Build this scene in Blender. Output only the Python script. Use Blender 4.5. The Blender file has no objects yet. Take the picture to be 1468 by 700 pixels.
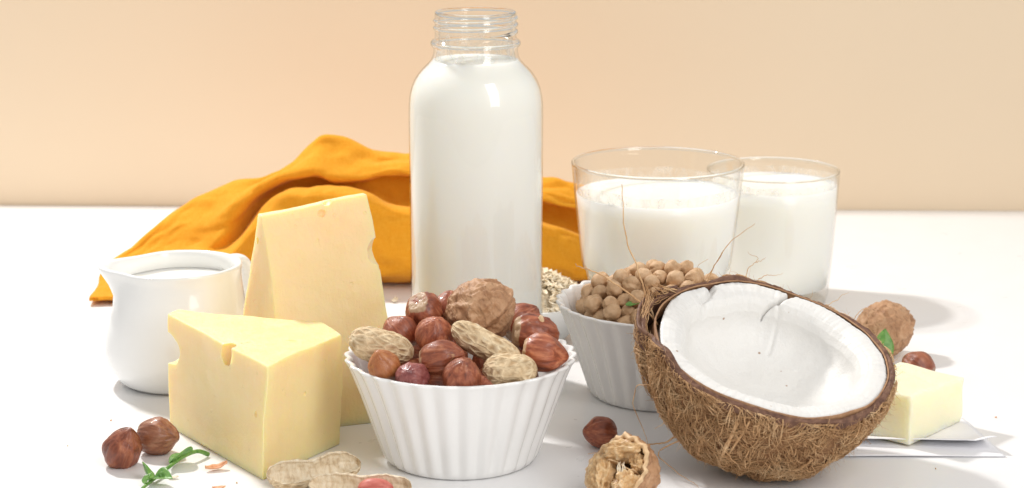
import bpy, bmesh, math, random
import numpy as np
from mathutils import Vector, Matrix, Euler, noise as mn

S = 0.01                       # everything below is written in centimetres
PI = math.pi
random.seed(7)
scene = bpy.context.scene
C = scene.collection

# ------------------------------------------------------------------ camera
cam_d = bpy.data.cameras.new('camera')
cam = bpy.data.objects.new('camera', cam_d)
C.objects.link(cam)
cam.location = (0, 0, 30.5 * S)
cam.rotation_euler = (math.radians(77.0), 0, 0)
cam_d.sensor_width = 36
cam_d.lens = 36 * 2760 / 1468
cam_d.clip_start = 0.02
cam_d.clip_end = 50
cam_d.dof.use_dof = True
cam_d.dof.focus_distance = 0.93
cam_d.dof.aperture_fstop = 16
scene.camera = cam

# ------------------------------------------------------------------ world and lamps
world = bpy.data.worlds.new('World')
scene.world = world
world.use_nodes = True
bg = world.node_tree.nodes['Background']
bg.inputs['Color'].default_value = (1.0, 0.98, 0.96, 1)
bg.inputs['Strength'].default_value = 0.58


def area_lamp(name, loc, aim, size, power, color, shape='SQUARE', size_y=None):
    d = bpy.data.lights.new(name, 'AREA')
    d.shape = shape
    d.size = size * S
    if size_y:
        d.size_y = size_y * S
    d.energy = power
    d.color = color
    o = bpy.data.objects.new(name, d)
    C.objects.link(o)
    o.location = Vector(loc) * S
    o.rotation_euler = (Vector(aim) - Vector(loc)).to_track_quat('-Z', 'Y').to_euler()
    return o


area_lamp('key_lamp', (-50, 148.5, 82), (0, 98, 3), 8, 11.0, (1.0, 0.97, 0.94), 'DISK')
area_lamp('front_softbox', (75, -10, 95), (4, 105, 5), 48, 12, (1.0, 0.985, 0.965), 'RECTANGLE', 140)

scene.view_settings.view_transform = 'Standard'
scene.view_settings.look = 'None'
scene.view_settings.exposure = 0.04
scene.view_settings.gamma = 1.0
scene.cycles.use_denoising = True
scene.cycles.max_bounces = 14
scene.cycles.transparent_max_bounces = 24
scene.cycles.sample_clamp_indirect = 6
scene.cycles.caustics_reflective = False
scene.cycles.caustics_refractive = False


# ------------------------------------------------------------------ helpers: objects
def put(o, parent=None, loc=None, rot=None):
    C.objects.link(o)
    if parent is not None:
        o.parent = parent
    if loc is not None:
        o.location = Vector(loc) * S
    if rot is not None:
        o.rotation_euler = rot
    return o


def make_mesh(name, verts, faces, mats, smooth=True, sharp=None):
    me = bpy.data.meshes.new(name)
    v = np.asarray(verts, dtype=float) * S
    me.from_pydata(v.tolist(), [], [tuple(f) for f in faces])
    for m in (mats if isinstance(mats, (list, tuple)) else [mats]):
        me.materials.append(m)
    bm = bmesh.new()
    bm.from_mesh(me)
    bmesh.ops.recalc_face_normals(bm, faces=bm.faces)
    bm.to_mesh(me)
    bm.free()
    if smooth:
        me.shade_smooth()
        if sharp:
            me.set_sharp_from_angle(angle=math.radians(sharp))
    me.update()
    return me


def mesh_obj(name, verts, faces, mats, parent=None, loc=None, rot=None, smooth=True, sharp=None):
    return put(bpy.data.objects.new(name, make_mesh(name, verts, faces, mats, smooth, sharp)), parent, loc, rot)


def tag(o, label, cat, group=None, kind=None):
    o['label'] = label
    o['category'] = cat
    if group:
        o['group'] = group
    if kind:
        o['kind'] = kind
    return o


def thing(name, label, cat, loc=(0, 0, 0), rot=(0, 0, 0), group=None):
    o = bpy.data.objects.new(name, None)
    o.empty_display_size = 0.01
    put(o, None, loc, rot)
    return tag(o, label, cat, group)


def solidify(o, t, offset=-1):
    m = o.modifiers.new('thickness', 'SOLIDIFY')
    m.thickness = t * S
    m.offset = offset
    return o


# ------------------------------------------------------------------ helpers: shapes
def lathe(profile, n=96, rad=None, closed=False):
    """rings of (r, z); rad(theta, r, z, index) may return (x, y, z)"""
    verts, faces = [], []
    m = len(profile)
    for i, (r, z) in enumerate(profile):
        for k in range(n):
            t = 2 * PI * k / n
            verts.append(rad(t, r, z, i) if rad else (r * math.cos(t), r * math.sin(t), z))
    for i in range(m - 1 if not closed else m):
        j = (i + 1) % m
        for k in range(n):
            l = (k + 1) % n
            faces.append((i * n + k, i * n + l, j * n + l, j * n + k))
    return verts, faces


def cap(verts, faces, ring, n, flip=False):
    idx = [ring * n + k for k in range(n)]
    c = np.mean([verts[i] for i in idx], axis=0)
    verts.append(tuple(c))
    ci = len(verts) - 1
    for k in range(n):
        faces.append((idx[k], idx[(k + 1) % n], ci) if not flip else (idx[(k + 1) % n], idx[k], ci))


def ball(nu, nv, fn):
    """closed blob; fn(unit vector, theta, phi) -> point"""
    verts, faces = [], []
    for j in range(1, nv):
        ph = PI * j / nv
        for i in range(nu):
            th = 2 * PI * i / nu
            u = Vector((math.sin(ph) * math.cos(th), math.sin(ph) * math.sin(th), math.cos(ph)))
            verts.append(tuple(fn(u, th, ph)))
    top = len(verts)
    verts.append(tuple(fn(Vector((0, 0, 1)), 0, 0)))
    verts.append(tuple(fn(Vector((0, 0, -1)), 0, PI)))
    for j in range(nv - 2):
        for i in range(nu):
            k = (i + 1) % nu
            faces.append((j * nu + i, (j + 1) * nu + i, (j + 1) * nu + k, j * nu + k))
    for i in range(nu):
        k = (i + 1) % nu
        faces.append((top, i, k))
        faces.append((top + 1, (nv - 2) * nu + k, (nv - 2) * nu + i))
    return verts, faces


def grid(nu, nv, fn):
    verts = [tuple(fn(i / nu, j / nv)) for j in range(nv + 1) for i in range(nu + 1)]
    w = nu + 1
    faces = [(j * w + i, j * w + i + 1, (j + 1) * w + i + 1, (j + 1) * w + i) for j in range(nv) for i in range(nu)]
    return verts, faces


def tube(pts, radii, sides=6, verts=None, faces=None):
    verts = [] if verts is None else verts
    faces = [] if faces is None else faces
    pts = [Vector(p) for p in pts]
    if not isinstance(radii, (list, tuple)):
        radii = [radii] * len(pts)
    b0 = len(verts)
    up = Vector((0.31, 0.22, 0.93))
    for i, p in enumerate(pts):
        d = (pts[min(i + 1, len(pts) - 1)] - pts[max(i - 1, 0)])
        d = d.normalized() if d.length > 1e-9 else Vector((0, 0, 1))
        a = d.cross(up)
        a = a.normalized() if a.length > 1e-3 else d.orthogonal().normalized()
        b = d.cross(a)
        for k in range(sides):
            t = 2 * PI * k / sides
            q = p + radii[i] * (math.cos(t) * a + math.sin(t) * b)
            verts.append(tuple(q))
    for i in range(len(pts) - 1):
        for k in range(sides):
            l = (k + 1) % sides
            faces.append((b0 + i * sides + k, b0 + i * sides + l, b0 + (i + 1) * sides + l, b0 + (i + 1) * sides + k))
    faces.append(tuple(b0 + k for k in range(sides)))
    faces.append(tuple(b0 + (len(pts) - 1) * sides + k for k in reversed(range(sides))))
    return verts, faces


def smooth_path(pts, n):
    """Catmull-Rom through points"""
    P = [Vector(p) for p in pts]
    P = [2 * P[0] - P[1]] + P + [2 * P[-1] - P[-2]]
    out = []
    seg = len(pts) - 1
    for k in range(n + 1):
        u = k / n * seg
        i = min(int(u), seg - 1)
        t = u - i
        a, b, c, d = P[i], P[i + 1], P[i + 2], P[i + 3]
        out.append(0.5 * ((2 * b) + (c - a) * t + (2 * a - 5 * b + 4 * c - d) * t * t + (3 * b - a - 3 * c + d) * t ** 3))
    return out


def fbm(p, o=3):
    return mn.fractal(p, 1.0, 2.0, o, noise_basis='PERLIN_ORIGINAL')


def sstep(a, b, x):
    t = max(0.0, min(1.0, (x - a) / (b - a)))
    return t * t * (3 - 2 * t)


def adiff(a, b):
    return (a - b + PI) % (2 * PI) - PI


# ------------------------------------------------------------------ helpers: materials
def newmat(name, base=(0.8, 0.8, 0.8), rough=0.5, spec=0.5, sss=0, sss_r=(1, 1, 1), sss_scale=0.5, coat=0):
    m = bpy.data.materials.new(name)
    m.use_nodes = True
    nt = m.node_tree
    b = nt.nodes['Principled BSDF']
    b.inputs['Base Color'].default_value = (*base, 1)
    b.inputs['Roughness'].default_value = rough
    b.inputs['Specular IOR Level'].default_value = spec
    if sss:
        b.inputs['Subsurface Weight'].default_value = sss
        b.inputs['Subsurface Radius'].default_value = sss_r
        b.inputs['Subsurface Scale'].default_value = sss_scale * S
    if coat:
        b.inputs['Coat Weight'].default_value = coat
        b.inputs['Coat Roughness'].default_value = 0.05
    return m, nt, b


def coords(nt, scale=(1, 1, 1), rand=False):
    """object coordinates in centimetres, optionally shifted by the object's random number"""
    tc = nt.nodes.new('ShaderNodeTexCoord')
    mp = nt.nodes.new('ShaderNodeMapping')
    mp.inputs['Scale'].default_value = tuple(s / S for s in scale)
    nt.links.new(tc.outputs['Object'], mp.inputs['Vector'])
    if rand:
        oi = nt.nodes.new('ShaderNodeObjectInfo')
        ml = nt.nodes.new('ShaderNodeMath')
        ml.operation = 'MULTIPLY'
        ml.inputs[1].default_value = 57.0
        nt.links.new(oi.outputs['Random'], ml.inputs[0])
        nt.links.new(ml.outputs[0], mp.inputs['Location'])
    return mp.outputs['Vector']


def noise_tex(nt, vec, scale=1, detail=4, rough=0.55, dist=0):
    n = nt.nodes.new('ShaderNodeTexNoise')
    n.inputs['Scale'].default_value = scale
    n.inputs['Detail'].default_value = detail
    n.inputs['Roughness'].default_value = rough
    n.inputs['Distortion'].default_value = dist
    nt.links.new(vec, n.inputs['Vector'])
    return n.outputs['Fac']


def voro(nt, vec, scale=1, feature='DISTANCE_TO_EDGE'):
    n = nt.nodes.new('ShaderNodeTexVoronoi')
    n.feature = feature
    n.inputs['Scale'].default_value = scale
    nt.links.new(vec, n.inputs['Vector'])
    return n.outputs['Distance']


def ramp(nt, fac, stops, interp='LINEAR'):
    r = nt.nodes.new('ShaderNodeValToRGB')
    r.color_ramp.interpolation = interp
    el = r.color_ramp.elements
    while len(el) > 1:
        el.remove(el[-1])
    for i, (p, c) in enumerate(stops):
        e = el[0] if i == 0 else el.new(p)
        e.position = p
        e.color = (*c, 1) if len(c) == 3 else c
    nt.links.new(fac, r.inputs['Fac'])
    return r.outputs['Color']


def mix(nt, fac, a, b, mode='MIX'):
    m = nt.nodes.new('ShaderNodeMix')
    m.data_type = 'RGBA'
    m.blend_type = mode
    for key, v in ((0, fac), (6, a), (7, b)):
        if isinstance(v, (int, float)):
            m.inputs[key].default_value = v
        elif isinstance(v, tuple):
            m.inputs[key].default_value = (*v, 1)
        else:
            nt.links.new(v, m.inputs[key])
    return m.outputs[2]


def math_n(nt, op, a, b=None):
    m = nt.nodes.new('ShaderNodeMath')
    m.operation = op
    for i, v in enumerate((a, b)):
        if v is None:
            continue
        if isinstance(v, (int, float)):
            m.inputs[i].default_value = v
        else:
            nt.links.new(v, m.inputs[i])
    return m.outputs[0]


def bump(nt, b, height, dist=0.05, strength=1.0):
    n = nt.nodes.new('ShaderNodeBump')
    n.inputs['Distance'].default_value = dist * S
    n.inputs['Strength'].default_value = strength
    nt.links.new(height, n.inputs['Height'])
    nt.links.new(n.outputs['Normal'], b.inputs['Normal'])
    return n


G3 = lambda v: (v, v, v)


def mat_table():
    m, nt, b = newmat('white_table', (0.83, 0.83, 0.84), 0.32, 0.4)
    v = coords(nt)
    n = noise_tex(nt, v, 0.12, 4, 0.6)
    sp = voro(nt, v, 0.33, 'F1')
    speck = ramp(nt, sp, [(0.0, G3(1)), (0.022, G3(1)), (0.034, G3(0))])
    base = mix(nt, n, (0.82, 0.82, 0.835), (0.86, 0.855, 0.85))
    sel = math_n(nt, 'MULTIPLY', speck, math_n(nt, 'GREATER_THAN', noise_tex(nt, v, 0.4, 1), 0.52))
    nt.links.new(mix(nt, math_n(nt, 'MULTIPLY', sel, 0.35), base, (0.45, 0.38, 0.32)), b.inputs['Base Color'])
    nt.links.new(ramp(nt, noise_tex(nt, v, 0.5, 5), [(0.3, G3(0.27)), (0.7, G3(0.4))]), b.inputs['Roughness'])
    bump(nt, b, noise_tex(nt, v, 3.0, 3), 0.004, 0.5)
    return m


def mat_wall():
    m, nt, b = newmat('peach_wall', (0.84, 0.62, 0.40), 0.75, 0.2)
    v = coords(nt)
    n = noise_tex(nt, v, 0.035, 3, 0.5)
    base = mix(nt, n, (0.74, 0.595, 0.43), (0.775, 0.64, 0.475))
    sp = voro(nt, v, 0.085, 'F1')
    speck = ramp(nt, sp, [(0.0, G3(1)), (0.012, G3(1)), (0.02, G3(0))])
    nt.links.new(mix(nt, math_n(nt, 'MULTIPLY', speck, 0.4), base, (0.4, 0.28, 0.18)), b.inputs['Base Color'])
    bump(nt, b, noise_tex(nt, v, 2.0, 4), 0.008, 0.4)
    return m


def mat_ceramic(name='white_glazed_ceramic', base=(0.86, 0.855, 0.84), specks=False):
    m, nt, b = newmat(name, base, 0.16, 0.5)
    v = coords(nt, rand=True)
    n = noise_tex(nt, v, 0.5, 4)
    col = mix(nt, n, tuple(c * 0.97 for c in base), tuple(min(0.9, c * 1.02) for c in base))
    if specks:
        sp = voro(nt, v, 0.55, 'F1')
        speck = ramp(nt, sp, [(0.0, G3(1)), (0.025, G3(1)), (0.05, G3(0))])
        col = mix(nt, math_n(nt, 'MULTIPLY', speck, 0.35), col, (0.45, 0.38, 0.28))
    nt.links.new(col, b.inputs['Base Color'])
    nt.links.new(ramp(nt, n, [(0.3, G3(0.07)), (0.7, G3(0.14))]), b.inputs['Roughness'])
    bump(nt, b, noise_tex(nt, v, 1.2, 2), 0.012, 0.5)
    return m


def mat_glass():
    m = bpy.data.materials.new('thin_clear_glass')
    m.use_nodes = True
    nt = m.node_tree
    nt.nodes.remove(nt.nodes['Principled BSDF'])
    out = nt.nodes['Material Output']
    lw = nt.nodes.new('ShaderNodeLayerWeight')
    lw.inputs['Blend'].default_value = 0.5
    f = math_n(nt, 'ADD', math_n(nt, 'MULTIPLY', math_n(nt, 'POWER', lw.outputs['Facing'], 4.0), 0.8), 0.035)
    tr = nt.nodes.new('ShaderNodeBsdfTransparent')
    tr.inputs['Color'].default_value = (0.985, 0.99, 0.985, 1)
    gl = nt.nodes.new('ShaderNodeBsdfGlossy')
    gl.inputs['Roughness'].default_value = 0.02
    mx = nt.nodes.new('ShaderNodeMixShader')
    nt.links.new(f, mx.inputs[0])
    nt.links.new(tr.outputs[0], mx.inputs[1])
    nt.links.new(gl.outputs[0], mx.inputs[2])
    nt.links.new(mx.outputs[0], out.inputs['Surface'])
    return m


def mat_thick_glass():
    m, nt, b = newmat('thick_clear_glass', (0.98, 0.995, 0.99), 0.0, 0.5)
    b.inputs['Transmission Weight'].default_value = 1.0
    b.inputs['IOR'].default_value = 1.46
    return m


def mat_milk(name='milk', base=(0.94, 0.915, 0.85)):
    m, nt, b = newmat(name, base, 0.25, 0.4, 0.8, (1.0, 0.92, 0.78), 1.6)
    v = coords(nt)
    nt.links.new(mix(nt, noise_tex(nt, v, 0.4, 3), base, tuple(c * 0.975 for c in base)), b.inputs['Base Color'])
    return m


def mat_film():
    m = bpy.data.materials.new('milk_film')
    m.use_nodes = True
    nt = m.node_tree
    b = nt.nodes['Principled BSDF']
    b.inputs['Base Color'].default_value = (0.92, 0.9, 0.85, 1)
    b.inputs['Roughness'].default_value = 0.3
    tr = nt.nodes.new('ShaderNodeBsdfTransparent')
    mx = nt.nodes.new('ShaderNodeMixShader')
    n = noise_tex(nt, coords(nt, (1.2, 1.2, 0.7)), 1.3, 5, 0.6, 0.8)
    nt.links.new(ramp(nt, n, [(0.42, G3(0.03)), (0.70, G3(0.40))]), mx.inputs[0])
    nt.links.new(tr.outputs[0], mx.inputs[1])
    nt.links.new(b.outputs[0], mx.inputs[2])
    nt.links.new(mx.outputs[0], nt.nodes['Material Output'].inputs['Surface'])
    return m


def film_and_bubbles(t, prof, r_edge, z, seed, nb):
    v, f = lathe(prof, 128, lambda th, r, zz, i: (r * math.cos(th), r * math.sin(th), zz if i == 0 else zz + 0.22 * (i / (len(prof) - 1)) * mn.noise(Vector((math.cos(th) * 2.2, math.sin(th) * 2.2, seed)))))
    mesh_obj('milk_film', v, f, M['film'], t)
    rb = random.Random(seed)
    V, F = [], []
    th = -1.3
    for k in range(nb):
        th += rb.uniform(0.03, 0.12) if rb.random() < 0.7 else rb.uniform(0.3, 0.9)
        r = rb.uniform(0.04, 0.11)
        q = r_edge - r - rb.uniform(0.0, 0.12)
        bv, bf = ball(12, 8, lambda u, a, b_: Vector((q * math.cos(th) + u.x * r, q * math.sin(th) + u.y * r, z + u.z * r * 0.8)))
        F += [tuple(i + len(V) for i in fc) for fc in bf]
        V += bv
    o = mesh_obj('milk_bubbles', V, F, M['glass'], t)
    o['kind'] = 'stuff'


def mat_cheese(name, c1, c2):
    m, nt, b = newmat(name, c1, 0.42, 0.35, 0.7, (1.0, 0.58, 0.15), 1.2)
    v = coords(nt)
    n = noise_tex(nt, v, 0.55, 5, 0.6)
    streak = noise_tex(nt, coords(nt, (2.2, 2.2, 0.12)), 1.0, 3)
    col = mix(nt, n, c1, c2)
    col = mix(nt, math_n(nt, 'MULTIPLY', streak, 0.25), col, tuple(c * 0.93 for c in c1))
    nt.links.new(col, b.inputs['Base Color'])
    nt.links.new(ramp(nt, noise_tex(nt, v, 1.3, 4), [(0.3, G3(0.33)), (0.7, G3(0.52))]), b.inputs['Roughness'])
    h = mix(nt, 0.45, noise_tex(nt, v, 5, 5, 0.65), noise_tex(nt, coords(nt, (4, 4, 0.25)), 1, 3))
    pits = ramp(nt, voro(nt, v, 1.1, 'F1'), [(0.0, G3(0)), (0.06, G3(0.1)), (0.11, G3(1))])
    h = mix(nt, 1.0, h, pits, 'MULTIPLY')
    bump(nt, b, h, 0.06, 0.8)
    return m


def mat_butter():
    m, nt, b = newmat('butter', (0.90, 0.82, 0.50), 0.4, 0.35, 0.85, (1, 0.8, 0.45), 1.3)
    v = coords(nt)
    nt.links.new(mix(nt, noise_tex(nt, v, 0.6, 4), (0.93, 0.84, 0.56), (0.95, 0.87, 0.63)), b.inputs['Base Color'])
    bump(nt, b, mix(nt, 0.5, noise_tex(nt, v, 3, 5, 0.65), noise_tex(nt, coords(nt, (0.3, 5, 5)), 1, 3)), 0.07, 0.8)
    return m


def mat_hazel(name, dark, mid, light):
    m, nt, b = newmat(name, mid, 0.3, 0.5, coat=0.12)
    st = noise_tex(nt, coords(nt, (3.2, 3.2, 0.45), True), 1.0, 5, 0.62, 0.5)
    bl = noise_tex(nt, coords(nt, rand=True), 1.3, 4)
    col = ramp(nt, st, [(0.28, dark), (0.5, mid), (0.72, light)])
    col = mix(nt, ramp(nt, bl, [(0.35, G3(0)), (0.75, G3(0.55))]), col, dark)
    # pale rubbed flecks of skin
    fl = noise_tex(nt, coords(nt, (1.4, 1.4, 0.8), True), 1.1, 3, 0.5, 0.8)
    col = mix(nt, ramp(nt, fl, [(0.70, G3(0)), (0.76, G3(0.75))]), col, (0.62, 0.36, 0.19))
    # the scar at the base of the nut
    tc = nt.nodes.new('ShaderNodeTexCoord')
    sx = nt.nodes.new('ShaderNodeSeparateXYZ')
    nt.links.new(tc.outputs['Object'], sx.inputs[0])
    z = math_n(nt, 'ADD', math_n(nt, 'MULTIPLY', sx.outputs['Z'], 100.0), math_n(nt, 'MULTIPLY', math_n(nt, 'SUBTRACT', bl, 0.5), 0.5))
    scar = ramp(nt, math_n(nt, 'MULTIPLY', z, -1.0), [(0.70, G3(0)), (0.76, G3(1))])
    col = mix(nt, scar, col, (0.45, 0.30, 0.18))
    oi = nt.nodes.new('ShaderNodeObjectInfo')
    hs = nt.nodes.new('ShaderNodeHueSaturation')
    nt.links.new(math_n(nt, 'ADD', math_n(nt, 'MULTIPLY', oi.outputs['Random'], 0.45), 0.8), hs.inputs['Value'])
    nt.links.new(col, hs.inputs['Color'])
    nt.links.new(hs.outputs[0], b.inputs['Base Color'])
    nt.links.new(ramp(nt, st, [(0.3, G3(0.30)), (0.7, G3(0.54))]), b.inputs['Roughness'])
    bump(nt, b, mix(nt, 0.3, st, noise_tex(nt, coords(nt, (9, 9, 3), True), 1, 4)), 0.075, 0.9)
    return m


def mat_walnut(name='walnut_shell'):
    m, nt, b = newmat(name, (0.45, 0.25, 0.13), 0.5, 0.35)
    v = coords(nt, rand=True)
    n1 = noise_tex(nt, v, 1.2, 6, 0.65, 0.6)
    n2 = noise_tex(nt, coords(nt, (1.2, 1.2, 3.4), True), 1.5, 5, 0.6, 1.0)
    col = ramp(nt, n1, [(0.3, (0.30, 0.145, 0.07)), (0.52, (0.50, 0.28, 0.15)), (0.75, (0.66, 0.43, 0.26))])
    col = mix(nt, ramp(nt, n2, [(0.30, G3(0.75)), (0.45, G3(0))]), col, (0.22, 0.11, 0.05))
    nt.links.new(col, b.inputs['Base Color'])
    bump(nt, b, mix(nt, 0.5, n1, n2), 0.13, 1.0)
    return m


def mat_peanut(name='peanut_shell'):
    m, nt, b = newmat(name, (0.62, 0.43, 0.22), 0.7, 0.2)
    v = coords(nt, (3.6, 3.6, 1.7), True)
    e = voro(nt, v, 1.0)
    n = noise_tex(nt, coords(nt, rand=True), 2.0, 6, 0.65)
    col = ramp(nt, n, [(0.3, (0.60, 0.43, 0.25)), (0.55, (0.78, 0.61, 0.39)), (0.75, (0.87, 0.75, 0.54))])
    col = mix(nt, ramp(nt, e, [(0.08, G3(0)), (0.36, G3(0.72))]), col, (0.40, 0.24, 0.11))
    nt.links.new(col, b.inputs['Base Color'])
    bump(nt, b, mix(nt, 0.35, ramp(nt, e, [(0.0, G3(1)), (0.35, G3(0))]), n), 0.13, 1.0)
    return m


def mat_simple(name, c1, c2, rough, scale=2.0, bd=0.02, spec=0.3, sss=0, stretch=(1, 1, 1), detail=5, rand=True, c3=None):
    m, nt, b = newmat(name, c1, rough, spec, sss, (1, 0.7, 0.4), 0.3)
    n = noise_tex(nt, coords(nt, stretch, rand), scale, detail, 0.62, 0.3)
    stops = [(0.3, c1), (0.7, c2)] if c3 is None else [(0.25, c1), (0.5, c2), (0.75, c3)]
    nt.links.new(ramp(nt, n, stops), b.inputs['Base Color'])
    bump(nt, b, n, bd, 0.8)
    return m


def mat_napkin():
    m, nt, b = newmat('mustard_linen', (0.80, 0.36, 0.03), 0.85, 0.15)
    b.inputs['Sheen Weight'].default_value = 0.25
    b.inputs['Sheen Roughness'].default_value = 0.5
    b.inputs['Sheen Tint'].default_value = (1, 0.75, 0.4, 1)
    v = coords(nt)
    n = noise_tex(nt, v, 0.5, 4)
    a = noise_tex(nt, coords(nt, (0.8, 9, 9)), 1.6, 3, 0.7)
    c = noise_tex(nt, coords(nt, (9, 1.6, 1.6)), 1.6, 3, 0.7)
    weave = mix(nt, 0.5, a, c)
    col = ramp(nt, weave, [(0.3, (0.78, 0.31, 0.012)), (0.5, (0.90, 0.42, 0.026)), (0.7, (0.95, 0.51, 0.055))])
    col = mix(nt, math_n(nt, 'MULTIPLY', n, 0.2), col, (0.80, 0.32, 0.015))
    nt.links.new(col, b.inputs['Base Color'])
    bump(nt, b, weave, 0.05, 0.9)
    # a little light passes through the cloth
    tl = nt.nodes.new('ShaderNodeBsdfTranslucent')
    tl.inputs['Color'].default_value = (0.92, 0.42, 0.03, 1)
    mx = nt.nodes.new('ShaderNodeMixShader')
    mx.inputs[0].default_value = 0.28
    nt.links.new(b.outputs[0], mx.inputs[1])
    nt.links.new(tl.outputs[0], mx.inputs[2])
    nt.links.new(mx.outputs[0], nt.nodes['Material Output'].inputs['Surface'])
    return m


def mat_leaf():
    m, nt, b = newmat('fresh_green_leaf', (0.10, 0.32, 0.05), 0.4, 0.4, 0.3, (0.4, 1, 0.2), 0.1)
    n = noise_tex(nt, coords(nt, rand=True), 3, 4)
    nt.links.new(ramp(nt, n, [(0.3, (0.075, 0.22, 0.04)), (0.7, (0.22, 0.38, 0.10))]), b.inputs['Base Color'])
    bump(nt, b, n, 0.02, 0.6)
    return m


def mat_husk():
    m, nt, b = newmat('coconut_husk', (0.32, 0.17, 0.08), 0.8, 0.2)
    v = coords(nt)
    n = noise_tex(nt, v, 1.1, 6, 0.65, 0.8)
    f = noise_tex(nt, v, 5, 6, 0.7, 2.0)
    col = ramp(nt, n, [(0.28, (0.16, 0.075, 0.035)), (0.5, (0.36, 0.19, 0.09)), (0.72, (0.52, 0.31, 0.15))])
    col = mix(nt, ramp(nt, f, [(0.35, G3(0.7)), (0.55, G3(0))]), col, (0.12, 0.055, 0.025))
    nt.links.new(col, b.inputs['Base Color'])
    bump(nt, b, mix(nt, 0.6, n, f), 0.15, 1.0)
    return m


def mat_fibre():
    m, nt, b = newmat('coir_fibre', (0.45, 0.27, 0.13), 0.6, 0.3)
    n = noise_tex(nt, coords(nt), 0.9, 5, 0.7)
    nt.links.new(ramp(nt, n, [(0.3, (0.38, 0.20, 0.09)), (0.5, (0.60, 0.365, 0.18)), (0.7, (0.78, 0.56, 0.33))]), b.inputs['Base Color'])
    return m


def mat_coconut_flesh():
    m, nt, b = newmat('coconut_flesh', (0.82, 0.82, 0.81), 0.30, 0.5, 0.45, (1, 0.95, 0.9), 0.25)
    v = coords(nt)
    n = noise_tex(nt, v, 0.35, 3)
    col = mix(nt, n, (0.82, 0.815, 0.80), (0.785, 0.765, 0.725))
    sp = voro(nt, v, 1.0, 'F1')
    speck = ramp(nt, sp, [(0.0, G3(1)), (0.05, G3(1)), (0.08, G3(0))])
    pick = math_n(nt, 'GREATER_THAN', noise_tex(nt, v, 0.8, 2), 0.44)
    col = mix(nt, math_n(nt, 'MULTIPLY', math_n(nt, 'MULTIPLY', speck, pick), 0.8), col, (0.36, 0.20, 0.10))
    nt.links.new(col, b.inputs['Base Color'])
    bump(nt, b, noise_tex(nt, v, 2.6, 8, 0.7), 0.09, 0.7)
    return m


M = dict(
    table=mat_table(), wall=mat_wall(), ceramic=mat_ceramic(), jug=mat_ceramic('cream_jug_ceramic', (0.84, 0.845, 0.83), True),
    glass=mat_glass(), thick=mat_thick_glass(), milk=mat_milk(), cream=mat_milk('cream', (0.84, 0.82, 0.76)),
    cheese=mat_cheese('cheese', (0.88, 0.68, 0.325), (0.92, 0.755, 0.41)),
    cheese2=mat_cheese('mild_cheese', (0.88, 0.68, 0.345), (0.92, 0.75, 0.43)),
    butter=mat_butter(),
    hazel=mat_hazel('hazelnut_skin', (0.11, 0.024, 0.012), (0.33, 0.088, 0.038), (0.58, 0.225, 0.11)),
    hazel_light=mat_hazel('light_hazelnut_skin', (0.30, 0.085, 0.025), (0.48, 0.17, 0.055), (0.64, 0.30, 0.12)),
    hazel_purple=mat_hazel('purple_hazelnut_skin', (0.14, 0.03, 0.03), (0.27, 0.075, 0.065), (0.42, 0.16, 0.13)),
    hazel_rough=mat_hazel('rough_hazelnut_skin', (0.17, 0.055, 0.028), (0.36, 0.135, 0.065), (0.52, 0.27, 0.15)),
    kernel_pale=mat_simple('pale_kernel', (0.62, 0.42, 0.22), (0.78, 0.60, 0.38), 0.5),
    walnut=mat_walnut(),
    walnut_in=mat_simple('walnut_kernel', (0.34, 0.17, 0.06), (0.66, 0.43, 0.21), 0.42, 1.9, 0.09, 0.45, 0.1, c3=(0.84, 0.67, 0.44)),
    walnut_lining=mat_simple('walnut_lining', (0.60, 0.38, 0.19), (0.78, 0.57, 0.35), 0.55, 2.0, 0.03),
    peanut=mat_peanut(),
    peanut_in=mat_simple('peanut_lining', (0.50, 0.36, 0.22), (0.77, 0.65, 0.47), 0.5, 2.0, 0.08, 0.4, stretch=(1, 1, 2.5), c3=(0.87, 0.79, 0.64)),
    peanut_red=mat_simple('peanut_kernel_skin', (0.46, 0.10, 0.08), (0.66, 0.22, 0.17), 0.45, 2.0, 0.02, stretch=(3, 3, 0.6)),
    chick=mat_simple('chickpea_skin', (0.40, 0.235, 0.12), (0.57, 0.37, 0.21), 0.55, 2.0, 0.07, c3=(0.68, 0.48, 0.305)),
    oat=mat_simple('rolled_oat', (0.76, 0.60, 0.40), (0.87, 0.76, 0.58), 0.75, 2.5, 0.02, c3=(0.90, 0.84, 0.71)),
    film=mat_film(), napkin=mat_napkin(), leaf=mat_leaf(), husk=mat_husk(), fibre=mat_fibre(), flesh=mat_coconut_flesh(),
    shell=mat_simple('coconut_shell', (0.075, 0.035, 0.025), (0.17, 0.085, 0.055), 0.6, 2.2, 0.05, c3=(0.28, 0.16, 0.10), rand=False),
    testa=mat_simple('brown_coconut_skin', (0.28, 0.14, 0.07), (0.48, 0.28, 0.15), 0.6, 3.0, 0.03, rand=False),
    paper=mat_simple('white_paper', (0.82, 0.82, 0.85), (0.86, 0.86, 0.88), 0.6, 0.6, 0.01, 0.3),
    skin=mat_simple('peanut_skin_flake', (0.62, 0.27, 0.13), (0.82, 0.48, 0.28), 0.5, 4.0, 0.02),
    crumb=mat_simple('pale_crumb', (0.70, 0.58, 0.42), (0.84, 0.74, 0.58), 0.7, 4.0, 0.02),
)

# ------------------------------------------------------------------ the setting
tv, tf = [], []
for x, y in ((-120, 30), (120, 30), (120, 141.0), (-120, 147.5)):
    tv += [(x, y, 0), (x, y, -3)]
tf = [(0, 2, 4, 6), (1, 7, 5, 3), (0, 1, 3, 2), (2, 3, 5, 4), (4, 5, 7, 6), (6, 7, 1, 0)]
o = mesh_obj('table', tv, tf, M['table'], smooth=False)
tag(o, 'smooth white table top under all the food', 'table', kind='structure')

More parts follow.
